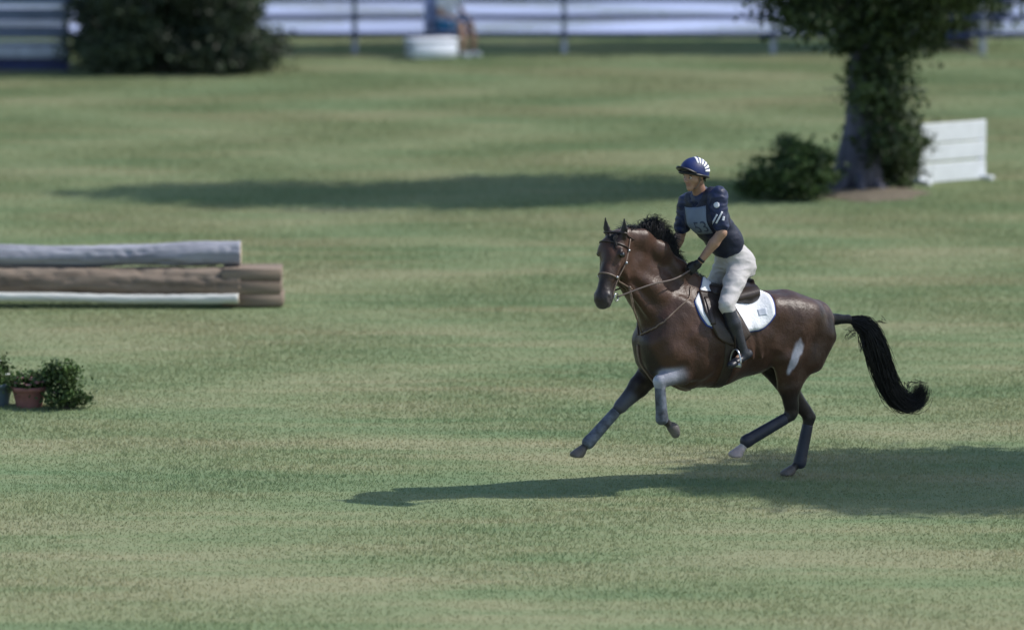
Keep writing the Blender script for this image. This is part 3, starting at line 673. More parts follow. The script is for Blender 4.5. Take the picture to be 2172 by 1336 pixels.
# ------------------------------------------------------------------ tack
M_leather = mat('dark_brown_leather', (.030, .020, .017), .42, .25, 12, bump=.12, bscale=80, spec=.5)
M_strap = mat('brown_strap_leather', (.17, .125, .10), .5, .25, 20)
M_metal = mat('dull_steel', (.45, .47, .50), .3, .1, 10, metal=.9)
M_pad = mat('white_quilted_cotton', (.80, .82, .86), .8, .04, 30, bump=.5, bscale=45)
M_trim = mat('royal_blue_trim', (.03, .06, .26), .6, .1, 20)
def castx(x, phi, zc=1.36, bv=None):
    d = Vector((0, math.sin(phi), math.cos(phi))); o = Vector((x, 0, zc))+d*.9
    h = (bv or HB).ray_cast(o, -d)
    return (np.array(h[0]) if h[0] else np.array(o-d*.6)), np.array(d)
def wrap(name, fx, fphi, off, m, par, nu=26, nv=30, v0=-1, v1=1, lift=None):
    """cloth or leather lying on the horse: u runs front to back, v down the side"""
    V = []; idx = {}
    for j in range(nv+1):
        v = v0+(v1-v0)*j/nv
        for i in range(nu+1):
            u = i/nu; phi = fphi(u)*v; x = fx(u, v); q, d = castx(x, phi)
            o = off+(lift(u, v) if lift else 0)
            V.append(q+d*o); idx[i, j] = len(V)-1
    F = [(idx[i, j], idx[i+1, j], idx[i+1, j+1], idx[i, j+1]) for j in range(nv) for i in range(nu)]
    rim = [(i, 0) for i in range(nu)]+[(nu, j) for j in range(nv)]+[(i, nv) for i in range(nu, 0, -1)]+[(0, j) for j in range(nv, 0, -1)]
    base = len(V)
    for i, j in rim:
        p_ = V[idx[i, j]]; c = np.array([p_[0], 0, 1.36]); d = p_-c; d /= np.linalg.norm(d); V.append(p_-d*(off+.012))
    n = len(rim); F += [(idx[rim[k]], base+k, base+(k+1) % n, idx[rim[(k+1) % n]]) for k in range(n)]
    o = mesh_obj(name, V, F, m, par); return o
xF = P(1480, 640, .25)[0]; xR = P(1642, 660, .24)[0]; zB = P(1592, 690, .27)[2]
def pad_x(u, v, e=0): 
    a = abs(v); front = xF-.060+.055*math.sin(a*2.6)-.14*(1-min(1, a/.45))-.11*max(0, a-.55); rear = xR+.02*a; return front+e+(rear-e-front-e)*u
def pad_phi(u, e=0): return R(84)+e-.34*max(0, (u-.72)/.28)**2.2+R(6)*math.sin(u*3)-R(10)*max(0, .25-u)/.25
wrap('saddle_pad_trim', lambda u, v: pad_x(u, v, .010), lambda u: pad_phi(u, .035), .009, M_trim, horse)
pad = wrap('saddle_pad', lambda u, v: pad_x(u, v), lambda u: pad_phi(u), .017, M_pad, horse)
bpy.data.objects['saddle_pad_trim'].parent = pad
wrap('corner_patch', lambda u, v: xR+.085+.075*(1-u), lambda u: R(74), .0195, mat('pale_grey_patch', (.50, .54, .62), .8, .1), pad, 6, 6, .72, .88)
# saddle: seat as one blended shape, flaps lying over the pad
pm = P(1500, 600, 0); st = P(1548, 610, 0); ct = P(1590, 597, 0)
g = Field((-.42, -.28, 1.5), (.42, .28, 2.0), .009)
g.bone(pm+[.0, 0, -.03], pm+[-.06, 0, -.05], (.085, .035), (.10, .04), k=.03, col=(1, 1, 1)); g.bone(pm+[-.06, 0, -.05], st+[0, 0, -.01], (.10, .035), (.13, .035), k=.04)
g.bone(st+[0, 0, -.01], ct+[.01, 0, -.03], (.13, .035), (.155, .03), k=.04); g.bone(ct+[0, -.08, 0], ct+[0, .08, 0], (.03, .035), k=.03)
for sg in (1, -1): g.bone(pm+[-.03, sg*.07, -.08], st+[-.10, sg*.12, -.09], (.06, .05), k=.04); g.bone(st+[-.10, sg*.12, -.09], ct+[-.05, sg*.10, -.08], (.06, .05), k=.04)
for sg in (1, -1): g.bone(st+[.02, sg*.15, -.07], ct+[-.02, sg*.15, -.07], (.06, .05), k=.04)
V_, Q_, _ = g.mesh(4, 0); saddle = mesh_obj('saddle', V_, Q_, M_leather, horse)
fx0 = P(1508, 625, .27)[0]; fx1 = P(1572, 640, .27)[0]
for sg in (1, -1):
    wrap('saddle_flap', lambda u, v: (fx0+.02+.05*math.sin(abs(v)*2.6)-.16*max(0, abs(v)-.55)-.02)+(fx1-fx0-.03*abs(v))*u, lambda u: R(108)-R(26)*abs(u-.5)**2*4*.5, .028, M_leather, saddle, 14, 22, sg*.16, sg*1.0)
    wrap('knee_roll', lambda u, v: fx0-.015+.03*math.sin(abs(v)*2.6)-.04*u, lambda u: R(96), .036, M_leather, saddle, 5, 12, sg*.3, sg*.78)
# girth
gx = P(1545, 740, .28)[0]; wrap('girth', lambda u, v: gx-.045+.09*u, lambda u: R(180), .010, M_leather, horse, 5, 60, -1, 1)
def snap(q, off=.008):
    h = HB.find_nearest(Vector(q)); n = Vector(h[1]); return np.array(h[0]+n*off)
def strap(pts, r, m, name, par, on=True, nseg=8, flat=None, off=.006):
    q = cat_rom(pts, nseg)
    if on: q = [snap(p_, off) for p_ in q]
    mb = MB(); mb.tube(q, r, 7, flat=flat); return mb.build(name, m, par)
# breastplate
for sg in (1, -1):
    q = [P(1474, 603, .14), P(1466, 628, .20), P(1440, 652, .22), P(1417, 674, .21), P(1392, 700, .12), P(1372, 716, .02)]
    strap([c*np.array([1, sg, 1]) for c in q], .0075, M_strap, 'breastplate_strap', horse, nseg=10)
strap([(.70, 0, 1.27), (.66, 0, 1.10), (.50, 0, .96), (.15, 0, .87)], .010, M_strap, 'chest_strap', horse)
# bridle
def loop(t, a0, a1, tilt=0, n=20, off=.006, c0=-.03):
    out = []
    for k in range(n+1):
        a = a0+(a1-a0)*k/n; d = fr*math.cos(a)+sd_*math.sin(a)+ax*tilt*math.cos(a); d /= np.linalg.norm(d); c = H(t, c0)
        h = HB.ray_cast(Vector(c+d*.5), Vector(-d)); out.append(np.array(h[0])+d*off if h[0] else c+d*.1)
    return out
bridle = MB(); bridle.tube(loop(.60, -3.14, 3.14), .008, 6); br = bridle.build('bridle', M_strap, horse)
m = MB(); m.tube(loop(.11, -1.7, 1.7), .007, 6); m.build('browband', M_leather, br)
m = MB(); m.tube(loop(-.06, -1.9, 1.9, c0=-.05), .008, 6); m.build('headpiece', M_leather, br)
bits = {}
for sg in (1, -1):
    m = MB(); q = [loop(t, sg*a, sg*a+.001, n=1)[0] for t, a in ((-.04, 1.7), (.14, 1.75), (.35, 1.65), (.6, 1.62), (.78, 1.75), (.86, 1.9))]
    m.tube(cat_rom(q, 4), .0065, 6); m.build('cheekpiece', M_strap, br)
    bc = H(.875, -.052, sg*.066); bits[sg] = bc; m = MB(); m.tube([bc+(ax*math.cos(a)+fr*math.sin(a))*.032+sd_*sg*.012 for a in np.linspace(0, 6.283, 19)], .0055, 6, cap=False); m.build('bit_ring', M_metal, br)
    for t, a in ((.14, 1.75), (.6, 1.2), (.34, 1.66)):
        mb = MB(); c = loop(t, sg*a, sg*a+.001, n=1, off=.012)[0]; mb.ell(c, (.013, .013, .013), 8, 5); mb.build('buckle', M_metal, br)
handN = P(1466, 572, .15); handF = P(1433, 550, -.11)
M_rein = mat('worn_rein_leather', (.11, .085, .078), .55, .2, 20)
strap([handN, P(1430, 592, .22), P(1380, 604, .28), bits[1]+sd_*.015], .0078, M_rein, 'rein', horse, on=False, flat=.6)
strap([handF, handF*.6+bits[-1]*.4+[0, -.10, -.07], bits[-1]-sd_*.02], .0078, M_rein, 'rein', horse, on=False, flat=.6)
m = MB(); rg = P(1336, 610, .27); m.tube([rg, P(1346, 660, .18), P(1362, 708, .03)], .006, 6); m.tube([rg+[0, -.02, 0], P(1341, 650, .12), P(1362, 708, .0)], .005, 6); m.ell(rg, (.014, .014, .014), 8, 5); m.build('martingale', M_strap, horse)

# ------------------------------------------------------------------ rider
RO = P(1560, 600, 0)*np.array([1, 0, 1]); rw = HO+hd*RO[0]+np.array([0, 0, RO[2]])
rider = empty('person', rw, math.pi+YAW, 'rider in a navy vest, white breeches and striped blue helmet, up on the cantering horse', 'person')
SKIN, SKD = (.36, .215, .15), (.25, .14, .10)
shN, shF = P(1522, 416, .21), P(1458, 430, -.11)
elN, wrN = P(1531, 494, .29), P(1484, 556, .19); elF, wrF = P(1444, 494, -.17), P(1431, 536, -.12)
pel, wai, che, nkb = P(1560, 552, .0), P(1536, 508, .03), P(1497, 458, .05), P(1488, 418, .06)
shv = shN-shF; shv /= np.linalg.norm(shv); hpv = np.array([.15, 1, 0.]); hpv /= np.linalg.norm(hpv); wv = shv+hpv; wv /= np.linalg.norm(wv)
hipN, hipF = pel+[.0, .095, -.01], pel+[.02, -.095, -.01]
knN, knF = P(1541, 646, .31), P(1498, 655, -.31); anN, anF = P(1577, 748, .35), P(1535, 756, -.35)
toN, toF = P(1550, 771, .40), P(1510, 776, -.40)
hdc = P(1472, 374, .09); FA = R(17); ff = np.array([math.cos(FA), math.sin(FA), -.10]); ff /= np.linalg.norm(ff); fs = np.cross([0, 0, 1.], ff); fs /= np.linalg.norm(fs); fu = np.cross(ff, fs)
def FH(f_, s_, u_): return hdc+ff*f_+fs*s_+fu*u_
TOR = dict(pts=[pel, wai, che, che*.35+nkb*.65], rads=[(.165, .115, .10), (.148, .105, .1), (.178, .125, .1), (.13, .085, .08)])
def torso(g, e, k=.05, start=0):
    for i in range(start, 3):
        g.bone(TOR['pts'][i], TOR['pts'][i+1], np.array(TOR['rads'][i])+e, np.array(TOR['rads'][i+1])+e, k=k, side=[hpv, wv, shv][i], col=SKIN)
def shoulders(g, e): 
    g.bone(shN+[0, 0, -.005], nkb+[0, 0, -.02], .068+e, .062+e, k=.04, col=SKIN); g.bone(shF+[0, 0, -.005], nkb+[0, 0, -.02], .068+e, .062+e, k=.04, col=SKIN)
def upper(g, a, b, e, t=1.0): g.bone(a, a+(b-a)*t, .062+e, .062+e-(.022)*t, k=.03, col=SKIN)
g = Field(np.array([-.45, -.48, .95]), np.array([.62, .55, 2.95]), .0085)
torso(g, 0); shoulders(g, 0)
for a, b, c in ((shN, elN, wrN), (shF, elF, wrF)):
    upper(g, a, b, 0); g.bone(b, b*.65+c*.35, .043, .044, k=.02, col=SKIN); g.bone(b*.65+c*.35, c, .044, .028, k=.02, col=SKIN)
for a, b, c, d in ((hipN, knN, anN, toN), (hipF, knF, anF, toF)):
    g.bone(a, b, .088, .058, k=.04, col=SKIN); g.bone(b, b*.6+c*.4, .052, .054, k=.02, col=SKIN); g.bone(b*.6+c*.4, c, .054, .036, k=.02, col=SKIN); g.bone(c, c*.5+d*.5, .026, .02, k=.02, col=SKIN)
V_, Q_, Cc = g.mesh(3, .012)
# head and neck on a finer grid, joined below the collar
g2 = Field(hdc-.22, hdc+.22, .0055); b2 = g2.bone
b2(nkb+[0, 0, -.03], FH(-.03, 0, -.06), .062, .055, k=.03, col=SKD)
b2(FH(-.012, 0, .025), FH(-.012, 0, .026), (.078, .098, .10), k=.03, side=fs, col=SKIN)
b2(FH(.035, 0, -.02), FH(.045, 0, -.075), (.062, .055), (.036, .036), k=.03, side=fs, col=SKIN)
b2(FH(.085, 0, .008), FH(.108, 0, -.025), (.009, .009), (.013, .011), k=.014, side=fs, col=SKIN)          # nose
b2(FH(.072, -.035, .020), FH(.072, .035, .020), .010, k=.014, col=SKIN)                                      # brow
b2(FH(.078, -.018, -.050), FH(.078, .018, -.050), .0075, k=.008, col=(.26, .12, .10)); b2(FH(.078, -.015, -.060), FH(.078, .015, -.060), .0075, k=.008, col=(.28, .13, .11))
b2(FH(.066, 0, -.092), FH(.06, 0, -.10), (.022, .018), k=.02, side=fs, col=SKIN)                              # chin
for sg in (1, -1):
    b2(FH(.052, sg*.042, -.018), FH(.03, sg*.052, -.03), .018, k=.02, col=SKIN)                                 # cheekbone
    b2(FH(.079, sg*.031, .003), FH(.082, sg*.031, .003), (.014, .010), k=.008, side=fs, sub=True)
    b2(FH(-.012, sg*.080, .006), FH(-.010, sg*.076, -.030), (.008, .020), (.007, .012), k=.008, side=fs, col=SKIN)  # ear
    b2(FH(.100, sg*.012, -.028), FH(.098, sg*.013, -.03), .009, k=.008, col=SKIN)
g2.cut(nkb+[0, 0, .0], nkb-hdc)
V2, Q2, C2 = g2.mesh(2, .006)
M_skin = mat('tanned_skin', None, .5, .08, 30, attr=True, spec=.4)
mesh_obj('body', np.concatenate([V_, V2]), np.concatenate([Q_, Q2+len(V_)]), M_skin, rider, off=RO, cols=np.concatenate([Cc, C2]))
M_eyew = mat('eye_white', (.6, .6, .58), .2, .05)
for sg in (1, -1):
    m = MB(); m.ell(FH(.070, sg*.031, .003), (.0115, .0115, .0115), 12, 8); e = m.build('eye', M_eyew, rider, off=RO)
    m = MB(); m.ell(FH(.0775, sg*.031, .003), (.006, .006, .006), 10, 6); m.build('iris', M_eye, e, off=RO)
    m = MB(); m.tube([FH(.080, sg*.014, .017), FH(.084, sg*.032, .022), FH(.074, sg*.050, .017)], .0035, 6); m.build('eyebrow', M_hair, rider, off=RO)
m = MB(); 
paths = []
for k in range(500):                       # short dark hair at the nape and temples, under the helmet
    a = R(75)+rng.random()*R(210); q = FH(math.cos(a)*.092-.012, math.sin(a)*.080, .01-.045*(rng.random())*(1 if abs(a-math.pi) < 1.0 else .4))
    paths.append((np.array([q, q+[0, 0, -.012]+(q-hdc)*.02, q+[0, 0, -.026]+rng.normal(size=3)*.003]), [.0018, .0016, .0006]))
strands('hair', paths, M_hair, rider, off=RO)
# breeches
M_breech = mat('white_breeches', (.47, .455, .46), .75, .07, 9, bump=.5, bscale=14)
g = Field((-.4, -.48, 1.35), (.5, .48, 2.3), .0085)
g.bone(pel, wai, (.178, .128, .1), (.158, .115, .1), k=.05, side=hpv); g.bone(pel+[-.05, .07, -.02], pel+[-.06, .09, -.06], .085, k=.05); g.bone(pel+[-.05, -.07, -.02], pel+[-.06, -.09, -.06], .085, k=.05)
for a, b, c in ((hipN, knN, anN), (hipF, knF, anF)):
    g.bone(a, a*.5+b*.5, .106, .088, k=.05); g.bone(a*.5+b*.5, b, .088, .064, k=.03); g.bone(b, b*.8+c*.2, .064, .054, k=.02)
tdir = wai-pel; tdir /= np.linalg.norm(tdir); belt = pel*.38+wai*.62
g.cut(belt, tdir, (-.5, -.5, 1.9), (.6, .6, 2.4)); 
for b, c in ((knN, anN), (knF, anF)): g.cut(b*.84+c*.16, c-b, np.minimum(b, c)-.2, np.maximum(b, c)+[.2, .2, .03])
V_, Q_, _ = g.mesh(3, 0); V_ = ruffle(V_, Q_, .0055, (7, 7, 15)); mesh_obj('breeches', V_, Q_, M_breech, rider, off=RO)
m = MB(); 
# shirt with short sleeves, and the body protector over it
M_shirt = mat('navy_shirt', (.014, .022, .065), .5, .2, 12, bump=.5, bscale=14)
M_vest = mat('dark_navy_body_protector', (.009, .013, .034), .6, .2, 14, bump=.5, bscale=18)
g = Field((-.35, -.4, 1.95), (.6, .5, 2.85), .008)
torso(g, .010); shoulders(g, .010); upper(g, shN, elN, .016, .80); upper(g, shF, elF, .016, .80)
g.bone(shN+(elN-shN)*.4, shN+(elN-shN)*.80, .068, .066, k=.01); g.bone(shF+(elF-shF)*.4, shF+(elF-shF)*.80, .068, .066, k=.01)
g.bone(nkb+[0, 0, -.02], nkb+[.0, 0, .028], .068, .066, k=.02)
for a, b in ((shN, elN), (shF, elF)): g.cut(a+(b-a)*.82, b-a, np.minimum(a, b)-.1, np.maximum(a, b)+.1) if False else None
g.cut(belt-tdir*.015, -tdir)
SV, SQ, _ = g.mesh(3, 0); SV = ruffle(SV, SQ, .007, (9, 9, 15)); shirt = mesh_obj('shirt', SV, SQ, M_shirt, rider, off=RO)
g = Field((-.35, -.4, 1.95), (.6, .5, 2.8), .008)
torso(g, .026, k=.04); g.bone(shN*.62+nkb*.38, shN*.45+nkb*.55, .080, .074, k=.03); g.bone(shF*.62+nkb*.38, shF*.45+nkb*.55, .080, .074, k=.03)
fwdT = np.cross(shv, [0, 0, 1.]); fwdT /= np.linalg.norm(fwdT)
if fwdT[0] < 0: fwdT = -fwdT
g.bone(nkb+fwdT*.05+[0, 0, .05], nkb+fwdT*.10+[0, 0, -.04], .07, .04, k=.01, sub=True); g.bone(nkb, nkb+[0, 0, .1], .075, k=.01, sub=True)
g.cut(belt+tdir*.01, -tdir)
VV, VQ, _ = g.mesh(3, 0); VV = ruffle(VV, VQ, .005, (6, 6, 11)); vest = mesh_obj('body_protector', VV, VQ, M_vest, rider, off=RO); VB = bvh_of(VV, VQ); SB = bvh_of(SV, SQ)
# number bib
cornT = [P(1439, 449, .02), P(1491, 441, .22), P(1507, 499, .22), P(1464, 504, .06)]
nb = np.cross(cornT[1]-cornT[0], cornT[3]-cornT[0]); nb /= np.linalg.norm(nb); nb = nb if nb@fwdT > 0 else -nb
def bibp(u, v, off=.004):
    q = (cornT[0]*(1-u)+cornT[1]*u)*(1-v)+(cornT[3]*(1-u)+cornT[2]*u)*v; d = nb
    h = VB.ray_cast(Vector(q+d*.4), Vector(-d))
    base = np.array(h[0]) if h[0] is not None and np.linalg.norm(np.array(h[0])-q) < .25 else q
    return base+nb*off
def patch(fn, nu, nv, name, m, par):
    V = [fn(i/nu, j/nv) for j in range(nv+1) for i in range(nu+1)]
    F = [(j*(nu+1)+i, j*(nu+1)+i+1, (j+1)*(nu+1)+i+1, (j+1)*(nu+1)+i) for j in range(nv) for i in range(nu)]
    o = mesh_obj(name, V, F, m, par, off=RO)
    sm = o.modifiers.new('thickness', 'SOLIDIFY'); sm.thickness = .002; sm.offset = 0; return o
M_bib = mat('pale_blue_bib', (.15, .185, .25), .7, .08, 12)
bib = patch(lambda u, v: bibp(u, v, .008), 10, 10, 'number_bib', M_bib, rider)
cu = bpy.data.curves.new('digits', 'FONT'); cu.body = '53'; cu.size = 1; cu.resolution_u = 4
to = bpy.data.objects.new('tmp', cu); C.objects.link(to); bpy.context.view_layer.update()
tm = bpy.data.meshes.new_from_object(to.evaluated_get(bpy.context.evaluated_depsgraph_get())); bpy.data.objects.remove(to)
tv = np.array([v.co[:] for v in tm.vertices]); tv[:, 0] = (tv[:, 0]-tv[:, 0].min())/np.ptp(tv[:, 0]); tv[:, 1] = (tv[:, 1]-tv[:, 1].min())/np.ptp(tv[:, 1])
mesh_obj('bib_number', [bibp(.38+.56*a, .90-.44*b, .0115) for a, b, _ in tv], [tuple(p_.vertices) for p_ in tm.polygons], mat('slate_digits', (.045, .06, .10), .7, .05), bib, False, off=RO)
# sleeve badge and bars
M_badge = mat('white_sleeve_print', (.62, .64, .70), .6, .05)
def on_sleeve(u, v, off=.003):
    d = ray(u, v); o = (CP-HO); o = np.array([o@hd, o@lf, o[2]]); dl = np.array([d@hd, d@lf, d[2]])
    h = SB.ray_cast(Vector(o), Vector(dl)); h2 = VB.ray_cast(Vector(o), Vector(dl))
    q = np.array(h[0]) if h[0] else P(u, v, .28)
    return q-dl/np.linalg.norm(dl)*off
def sprint(uv, w_, name): 
    (u0, v0), (u1, v1) = uv; n = np.array([v1-v0, -(u1-u0)], float); n /= np.linalg.norm(n)
    return patch(lambda a, b: on_sleeve(u0+(u1-u0)*b+n[0]*w_*(a-.5), v0+(v1-v0)*b+n[1]*w_*(a-.5)), 3, 8, name, M_badge, shirt)
sprint(((1532, 449), (1519, 474)), 3.6, 'sleeve_stripe'); sprint(((1521, 455), (1509, 477)), 3.2, 'sleeve_stripe'); sprint(((1535.5, 459), (1533.5, 468)), 5, 'sleeve_stripe')
patch(lambda a, b: on_sleeve(1520+6.2*b*math.cos(a*6.2832), 435+6.2*b*math.sin(a*6.2832)), 18, 3, 'sleeve_badge', M_badge, shirt)
# boots
M_boot = mat('black_riding_boot', (.010, .012, .022), .42, .2, 14, bump=.08, bscale=30, spec=.6)
for b, c, d in ((knN, anN, toN), (knF, anF, toF)):
    g = Field(np.minimum(np.minimum(b, c), d)-.13, np.maximum(np.maximum(b, c), d)+.13, .007)
    s0 = b*.93+c*.07; g.bone(s0, b*.6+c*.4, .058, .062, k=.02); g.bone(b*.6+c*.4, c, .062, .044, k=.02)
    dn = np.array([0, 0, -1.]); heel = c+(c-d)*.35+[0, 0, -.055]; g.bone(c+[0, 0, -.01], heel+[0, 0, .02], .044, .034, k=.02); g.bone(heel+[0, 0, .012], d+[0, 0, -.012], (.044, .036), (.040, .030), k=.02, side=np.cross(d-c, [0, 0, 1.]))
    g.cut(b*.90+c*.10, b-c, np.minimum(b, c)-.2, np.maximum(b, c)+.2)
    V_, Q_, _ = g.mesh(3, 0); o = mesh_obj('riding_boot', V_, Q_, M_boot, rider, off=RO)
# stirrups hang from the saddle
for kn, an, to_ in ((knN, anN, toN), (knF, anF, toF)):
    tread = an*.38+to_*.62+[0, 0, -.045]; sv = np.cross(to_-an, [0, 0, 1.]); sv /= np.linalg.norm(sv); mb = MB()
    mb.tube([tread+sv*.06*math.cos(a)+np.array([0, 0, 1])*(.13*math.sin(a)) for a in np.linspace(0, math.pi, 15)], .0075, 7); si = mb.build('stirrup', M_metal, saddle)
    mb = MB(); dd = (to_-an); dd[2] = 0; dd /= np.linalg.norm(dd)
    mb.tube([tread-sv*.062, tread+sv*.062], [.02, .02], 8, flat=.5); mb.build('tread', M_metal, si)
    sgn = np.sign(an[1]); mb = MB(); top = np.array([P(1545, 640, .27)[0], sgn*.27, 1.62]); mb.tube([tread+[0, 0, .125], tread*.5+top*.5+[0, sgn*.035, .02], top], .011, 6, flat=.35); mb.build('stirrup_leather', M_leather, saddle)
# hands in gloves: palm, four curled fingers and a thumb each
M_glove = mat('black_glove', (.016, .017, .021), .5, .2, 20)
def glove(w_, h_, sg):
    d = h_-w_; d /= np.linalg.norm(d); up_ = np.array([0, 0, 1.]); sdv = np.cross(d, up_); sdv /= np.linalg.norm(sdv); up2 = np.cross(sdv, d); inn = -sdv*sg if (sdv*sg)@np.array([0, sg, 0]) > 0 else sdv*sg
    g = Field(h_-.16, h_+.16, .0042); g.bone(w_+(h_-w_)*.1, w_+(h_-w_)*.25, .031, .03, k=.015); kn = w_+d*.10
    g.bone(w_+(h_-w_)*.2, kn, (.017, .038), (.016, .042), k=.012, side=sdv)
    for i, (o_, ln) in enumerate(((.031, .040), (.0105, .044), (-.0105, .041), (-.031, .034))):
        a = kn+up2*o_; b = a+d*ln*.75+inn*.012; c = b+inn*.030-d*.006; e = c-d*.026+inn*.002
        g.bone(a, b, .0095, .009, k=.003); g.bone(b, c, .009, .0085, k=.003); g.bone(c, e, .0085, .0075, k=.003)
    a = w_+d*.045+up2*.036+inn*.008; b = a+d*.034+up2*.012+inn*.012; g.bone(a, b, .012, .0105, k=.008); g.bone(b, b+d*.028+inn*.014-up2*.006, .0105, .0085, k=.004)
    V_, Q_, _ = g.mesh(2, 0); mesh_obj('glove', V_, Q_, M_glove, rider, off=RO)
glove(wrN, handN, 1); glove(wrF, handF, -1)
# helmet with its silk: blue, white bars over the crown, black peak
M_silk = mat('royal_blue_silk', (.014, .026, .12), .5, .15, 12, bump=.1); M_peak = mat('black_peak', (.010, .011, .014), .4, .1); M_bar = mat('white_bars', (.80, .81, .84), .6, .03)
ha = ff*math.cos(R(18))+fu*math.sin(R(18)); hu = fu*math.cos(R(18))-ff*math.sin(R(18)); hc = FH(-.012, 0, .040); hr = (.140, .112, .118)
def HP(th, ph, e=0):                       # th from front over the crown to the nape, ph to the side
    return hc+ha*(hr[0]+e)*math.cos(th)*math.cos(ph)+fs*(hr[1]+e)*math.sin(ph)+hu*(hr[2]+e)*math.sin(th)*math.cos(ph)
g = Field(hc-.2, hc+.2, .006)
g.bone(hc, hc+hu*.001, (hr[1], hr[0], hr[2]), k=.01, side=fs)
g.cut(hc-hu*.030, -hu+ha*.12); V_, Q_, _ = g.mesh(2, 0); helmet = mesh_obj('helmet', V_, Q_, M_silk, rider, off=RO)
m = MB(); m.tube([hc-hu*.030+ha*hr[0]*.985*math.cos(a)+fs*hr[1]*.985*math.sin(a) for a in np.linspace(0, 6.283, 41)], .011, 8, cap=False); m.build('helmet_rim', M_peak, helmet, off=RO)
V = []; nu, nv = 18, 6
for j in range(nv+1):
    for i in range(nu+1):
        a = (i/nu-.5)*R(120); r_ = 1+.46*(j/nv)*math.cos(a)**1.3; V.append(hc+ha*hr[0]*r_*math.cos(a)+fs*hr[1]*(1+.10*j/nv)*math.sin(a)+hu*(-.012+.012*(j/nv)-.028*(a/R(60))**2*(1-.3*j/nv)))
o = mesh_obj('helmet_peak', V, [(j*(nu+1)+i, j*(nu+1)+i+1, (j+1)*(nu+1)+i+1, (j+1)*(nu+1)+i) for j in range(nv) for i in range(nu)], M_peak, helmet, off=RO)
sm = o.modifiers.new('thickness', 'SOLIDIFY'); sm.thickness = .018
er = np.array([-math.cos(YAW), math.sin(YAW), 0.]); br_ = -.35*ff+.65*er; br_ -= hu*(br_@hu); br_ /= np.linalg.norm(br_); bt = np.cross(br_, hu); bt = bt if bt[1] > 0 else -bt
def HS(th, ph, e=.0025):
    d = br_*(-math.cos(th)*math.cos(ph))+hu*math.sin(th)*math.cos(ph)+bt*math.sin(ph)
    return hc+d*(1/math.sqrt((d@ha/hr[0])**2+(d@fs/hr[1])**2+(d@hu/hr[2])**2)+e)
for k in range(6):
    t0 = R(80+k*17.5)
    patch(lambda a, b: HS(t0+R(11)*(b-.5), R(-12)+R(68)*a), 8, 3, 'white_bar', M_bar, helmet)
m = MB(); m.ell(hc+hu*(hr[2]+.004), (.012, .012, .008), 10, 6); m.build('button', M_silk, helmet, off=RO)
m = MB()
for sg in (1, -1): m.tube(cat_rom([FH(.02, sg*.088, .03), FH(.018, sg*.083, -.03), FH(.035, sg*.055, -.085), FH(.045, 0, -.113)], 5), .005, 6)
m.build('chin_strap', M_strap, helmet, off=RO)
# watch on the near wrist
m = MB(); wd = wrN-elN; wd /= np.linalg.norm(wd); m.tube([wrN-wd*.035, wrN-wd*.012], [.033, .032], 14); m.build('wristwatch', M_peak, rider, off=RO)

# ------------------------------------------------------------------ spectator sitting by the fence, folding chair and cool box
SY = G(950, 118)[1]-.05; sp = np.array([AT(968, 118, SY)[0], SY, 0])
chair = empty('folding_chair', sp, R(-42), 'pale blue fabric folding chair in front of the rail fence, under the seated spectator', 'chair')
M_cfab = mat('pale_lavender_fabric', (.36, .42, .66), .8, .1, 10, bump=.2); M_frame = mat('grey_tube', (.18, .19, .22), .4, .1, metal=.6)
m = MB(); m.box((-.12, .0, .42), (.52, .52, .03), bev=.012); m.build('seat', M_cfab, chair)
m = MB(); m.box((-.46, .0, .76), (.04, .64, .72), bev=.015, ); m.build('backrest', M_cfab, chair)
for x, y in ((.12, -.25), (.12, .25), (-.44, -.25), (-.44, .25)): m = MB(); m.tube([(x, y, 0), (x*.9-.02, y, .42), (x if x > 0 else x-.02, y, .62 if x > 0 else 1.02)], .013, 7); m.build('leg', M_frame, chair)
for y in (-.27, .27): m = MB(); m.box((-.16, y, .635), (.60, .06, .025), bev=.008); m.build('armrest', M_cfab, chair)
viewer = empty('person', sp, R(-42), 'seated spectator in a pale shirt and turquoise shorts by the rail fence', 'person')
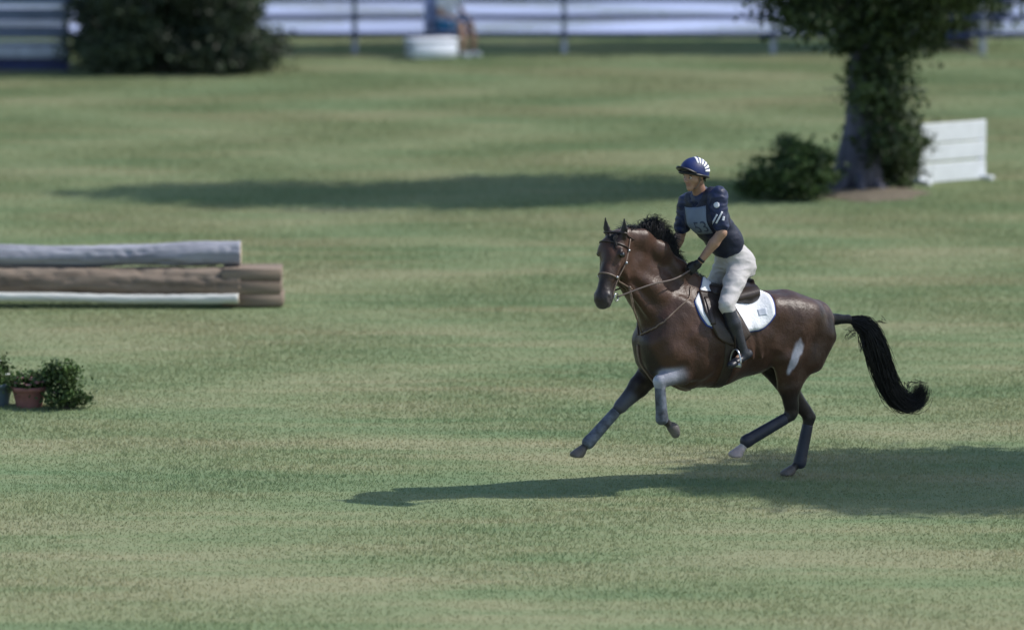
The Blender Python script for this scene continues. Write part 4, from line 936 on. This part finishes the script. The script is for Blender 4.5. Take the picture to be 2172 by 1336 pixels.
def seat_body(g, e, part):
    if part in ('all', 'shirt'):
        g.chain([(-.22, 0, .55), (-.24, 0, .80), (-.22, 0, 1.0)], [(.17+e, .13+e, .1), (.16+e, .12+e, .1), (.19+e, .11+e, .1)], k=.04, col=SKIN)
        g.bone((-.22, -.18, 1.03), (-.22, .18, 1.03), .06+e, k=.04, col=SKIN)
        for sg in (1, -1): g.bone((-.22, sg*.2, 1.02), (-.16, sg*.25, .86), .055+e, .048+e, k=.03, col=SKIN)
    if part == 'all':
        g.bone((-.21, 0, 1.05), (-.18, 0, 1.18), .055, k=.02, col=SKIN); g.bone((-.17, 0, 1.27), (-.17, 0, 1.28), (.078, .098, .115), k=.02, col=SKIN)
        g.bone((-.10, 0, 1.23), (-.08, 0, 1.19), (.05, .04), (.03, .03), k=.02, col=SKIN); g.bone((-.075, 0, 1.27), (-.055, 0, 1.245), .012, .014, k=.01, col=SKIN)
        for sg in (1, -1):
            g.bone((-.16, sg*.25, .86), (-.12, sg*.27, .74), .045, .042, k=.03, col=SKIN); g.bone((-.12, sg*.27, .74), (.10, sg*.16, .66), .042, .028, k=.02, col=SKIN)
            for q in range(4): g.bone((.10, sg*.16+(q-1.5)*.02, .66), (.17, sg*.15+(q-1.5)*.021, .635), .011, .009, k=.008, col=SKIN)
            g.bone((.08, sg*.13, .665), (.12, sg*.10, .655), .012, .01, k=.008, col=SKIN); g.bone((.07, sg*.16, .67), (.11, sg*.16, .66), (.04, .016), k=.01, col=SKIN)
            g.bone((.22, sg*.13, .54), (.28, sg*.13, .30), .055, .056, k=.02, col=SKIN); g.bone((.28, sg*.13, .30), (.27, sg*.13, .09), .056, .036, k=.02, col=SKIN)
            g.bone((-.083, sg*.03, 1.275), (-.08, sg*.03, 1.275), (.012, .009), k=.006, sub=True); g.bone((-.17, sg*.08, 1.28), (-.172, sg*.078, 1.25), (.008, .018), k=.008, col=SKIN)
    if part in ('all', 'shorts'):
        g.bone((-.24, 0, .52), (-.22, 0, .60), (.18+e, .14+e, .1), k=.04, col=SKIN)
        for sg in (1, -1): g.bone((-.22, sg*.10, .53), (.10 if part == 'shorts' else .22, sg*.13, .545), .088+e, (.075 if part == 'shorts' else .058)+e, k=.03, col=SKIN)
for nm, part, e, mm, vx in (('body', 'all', 0, M_skin, .010), ('shirt', 'shirt', .014, mat('pale_shirt', (.55, .58, .64), .8, .08, bump=.3), .011), ('shorts', 'shorts', .016, mat('turquoise_shorts', (.045, .22, .42), .75, .1, bump=.3), .011)):
    g = Field((-.5, -.4, .02), (.5, .4, 1.5), vx); seat_body(g, e, part); V_, Q_, Cc = g.mesh(3, .012 if part == 'all' else 0); o = mesh_obj(nm, V_, Q_, mm, viewer, cols=Cc)
m = MB(); m.ell((-.185, 0, 1.315), (.105, .09, .095), 16, 10); m.build('hair', M_hair, viewer)
for sg in (1, -1): m = MB(); m.tube([(.20, sg*.13, .045), (.28, sg*.13, .05), (.40, sg*.13, .035), (.45, sg*.13, .03)], [.035, .045, .042, .025], 10, flat=.8); m.build('shoe', M_white, viewer)
cb = empty('cool_box', np.array([AT(915, 121, SY-.62)[0], SY-.62, 0]), R(24), 'big white cool box on the grass in front of the seated spectator', 'cool box')
m = MB(); m.box((0, 0, .155), (.82, .40, .27), bev=.03); m.build('box', mat('white_plastic', (.66, .70, .80), .45, .05), cb)
m = MB(); m.box((0, 0, .325), (.86, .43, .065), bev=.02); m.build('lid', mat('white_plastic_lid', (.70, .73, .82), .45, .05), cb)
for sx in (-1, 1): m = MB(); m.tube([(sx*.40, -.1, .24), (sx*.455, -.1, .20), (sx*.455, .1, .20), (sx*.40, .1, .24)], .012, 6); m.build('handle', M_frame, cb)
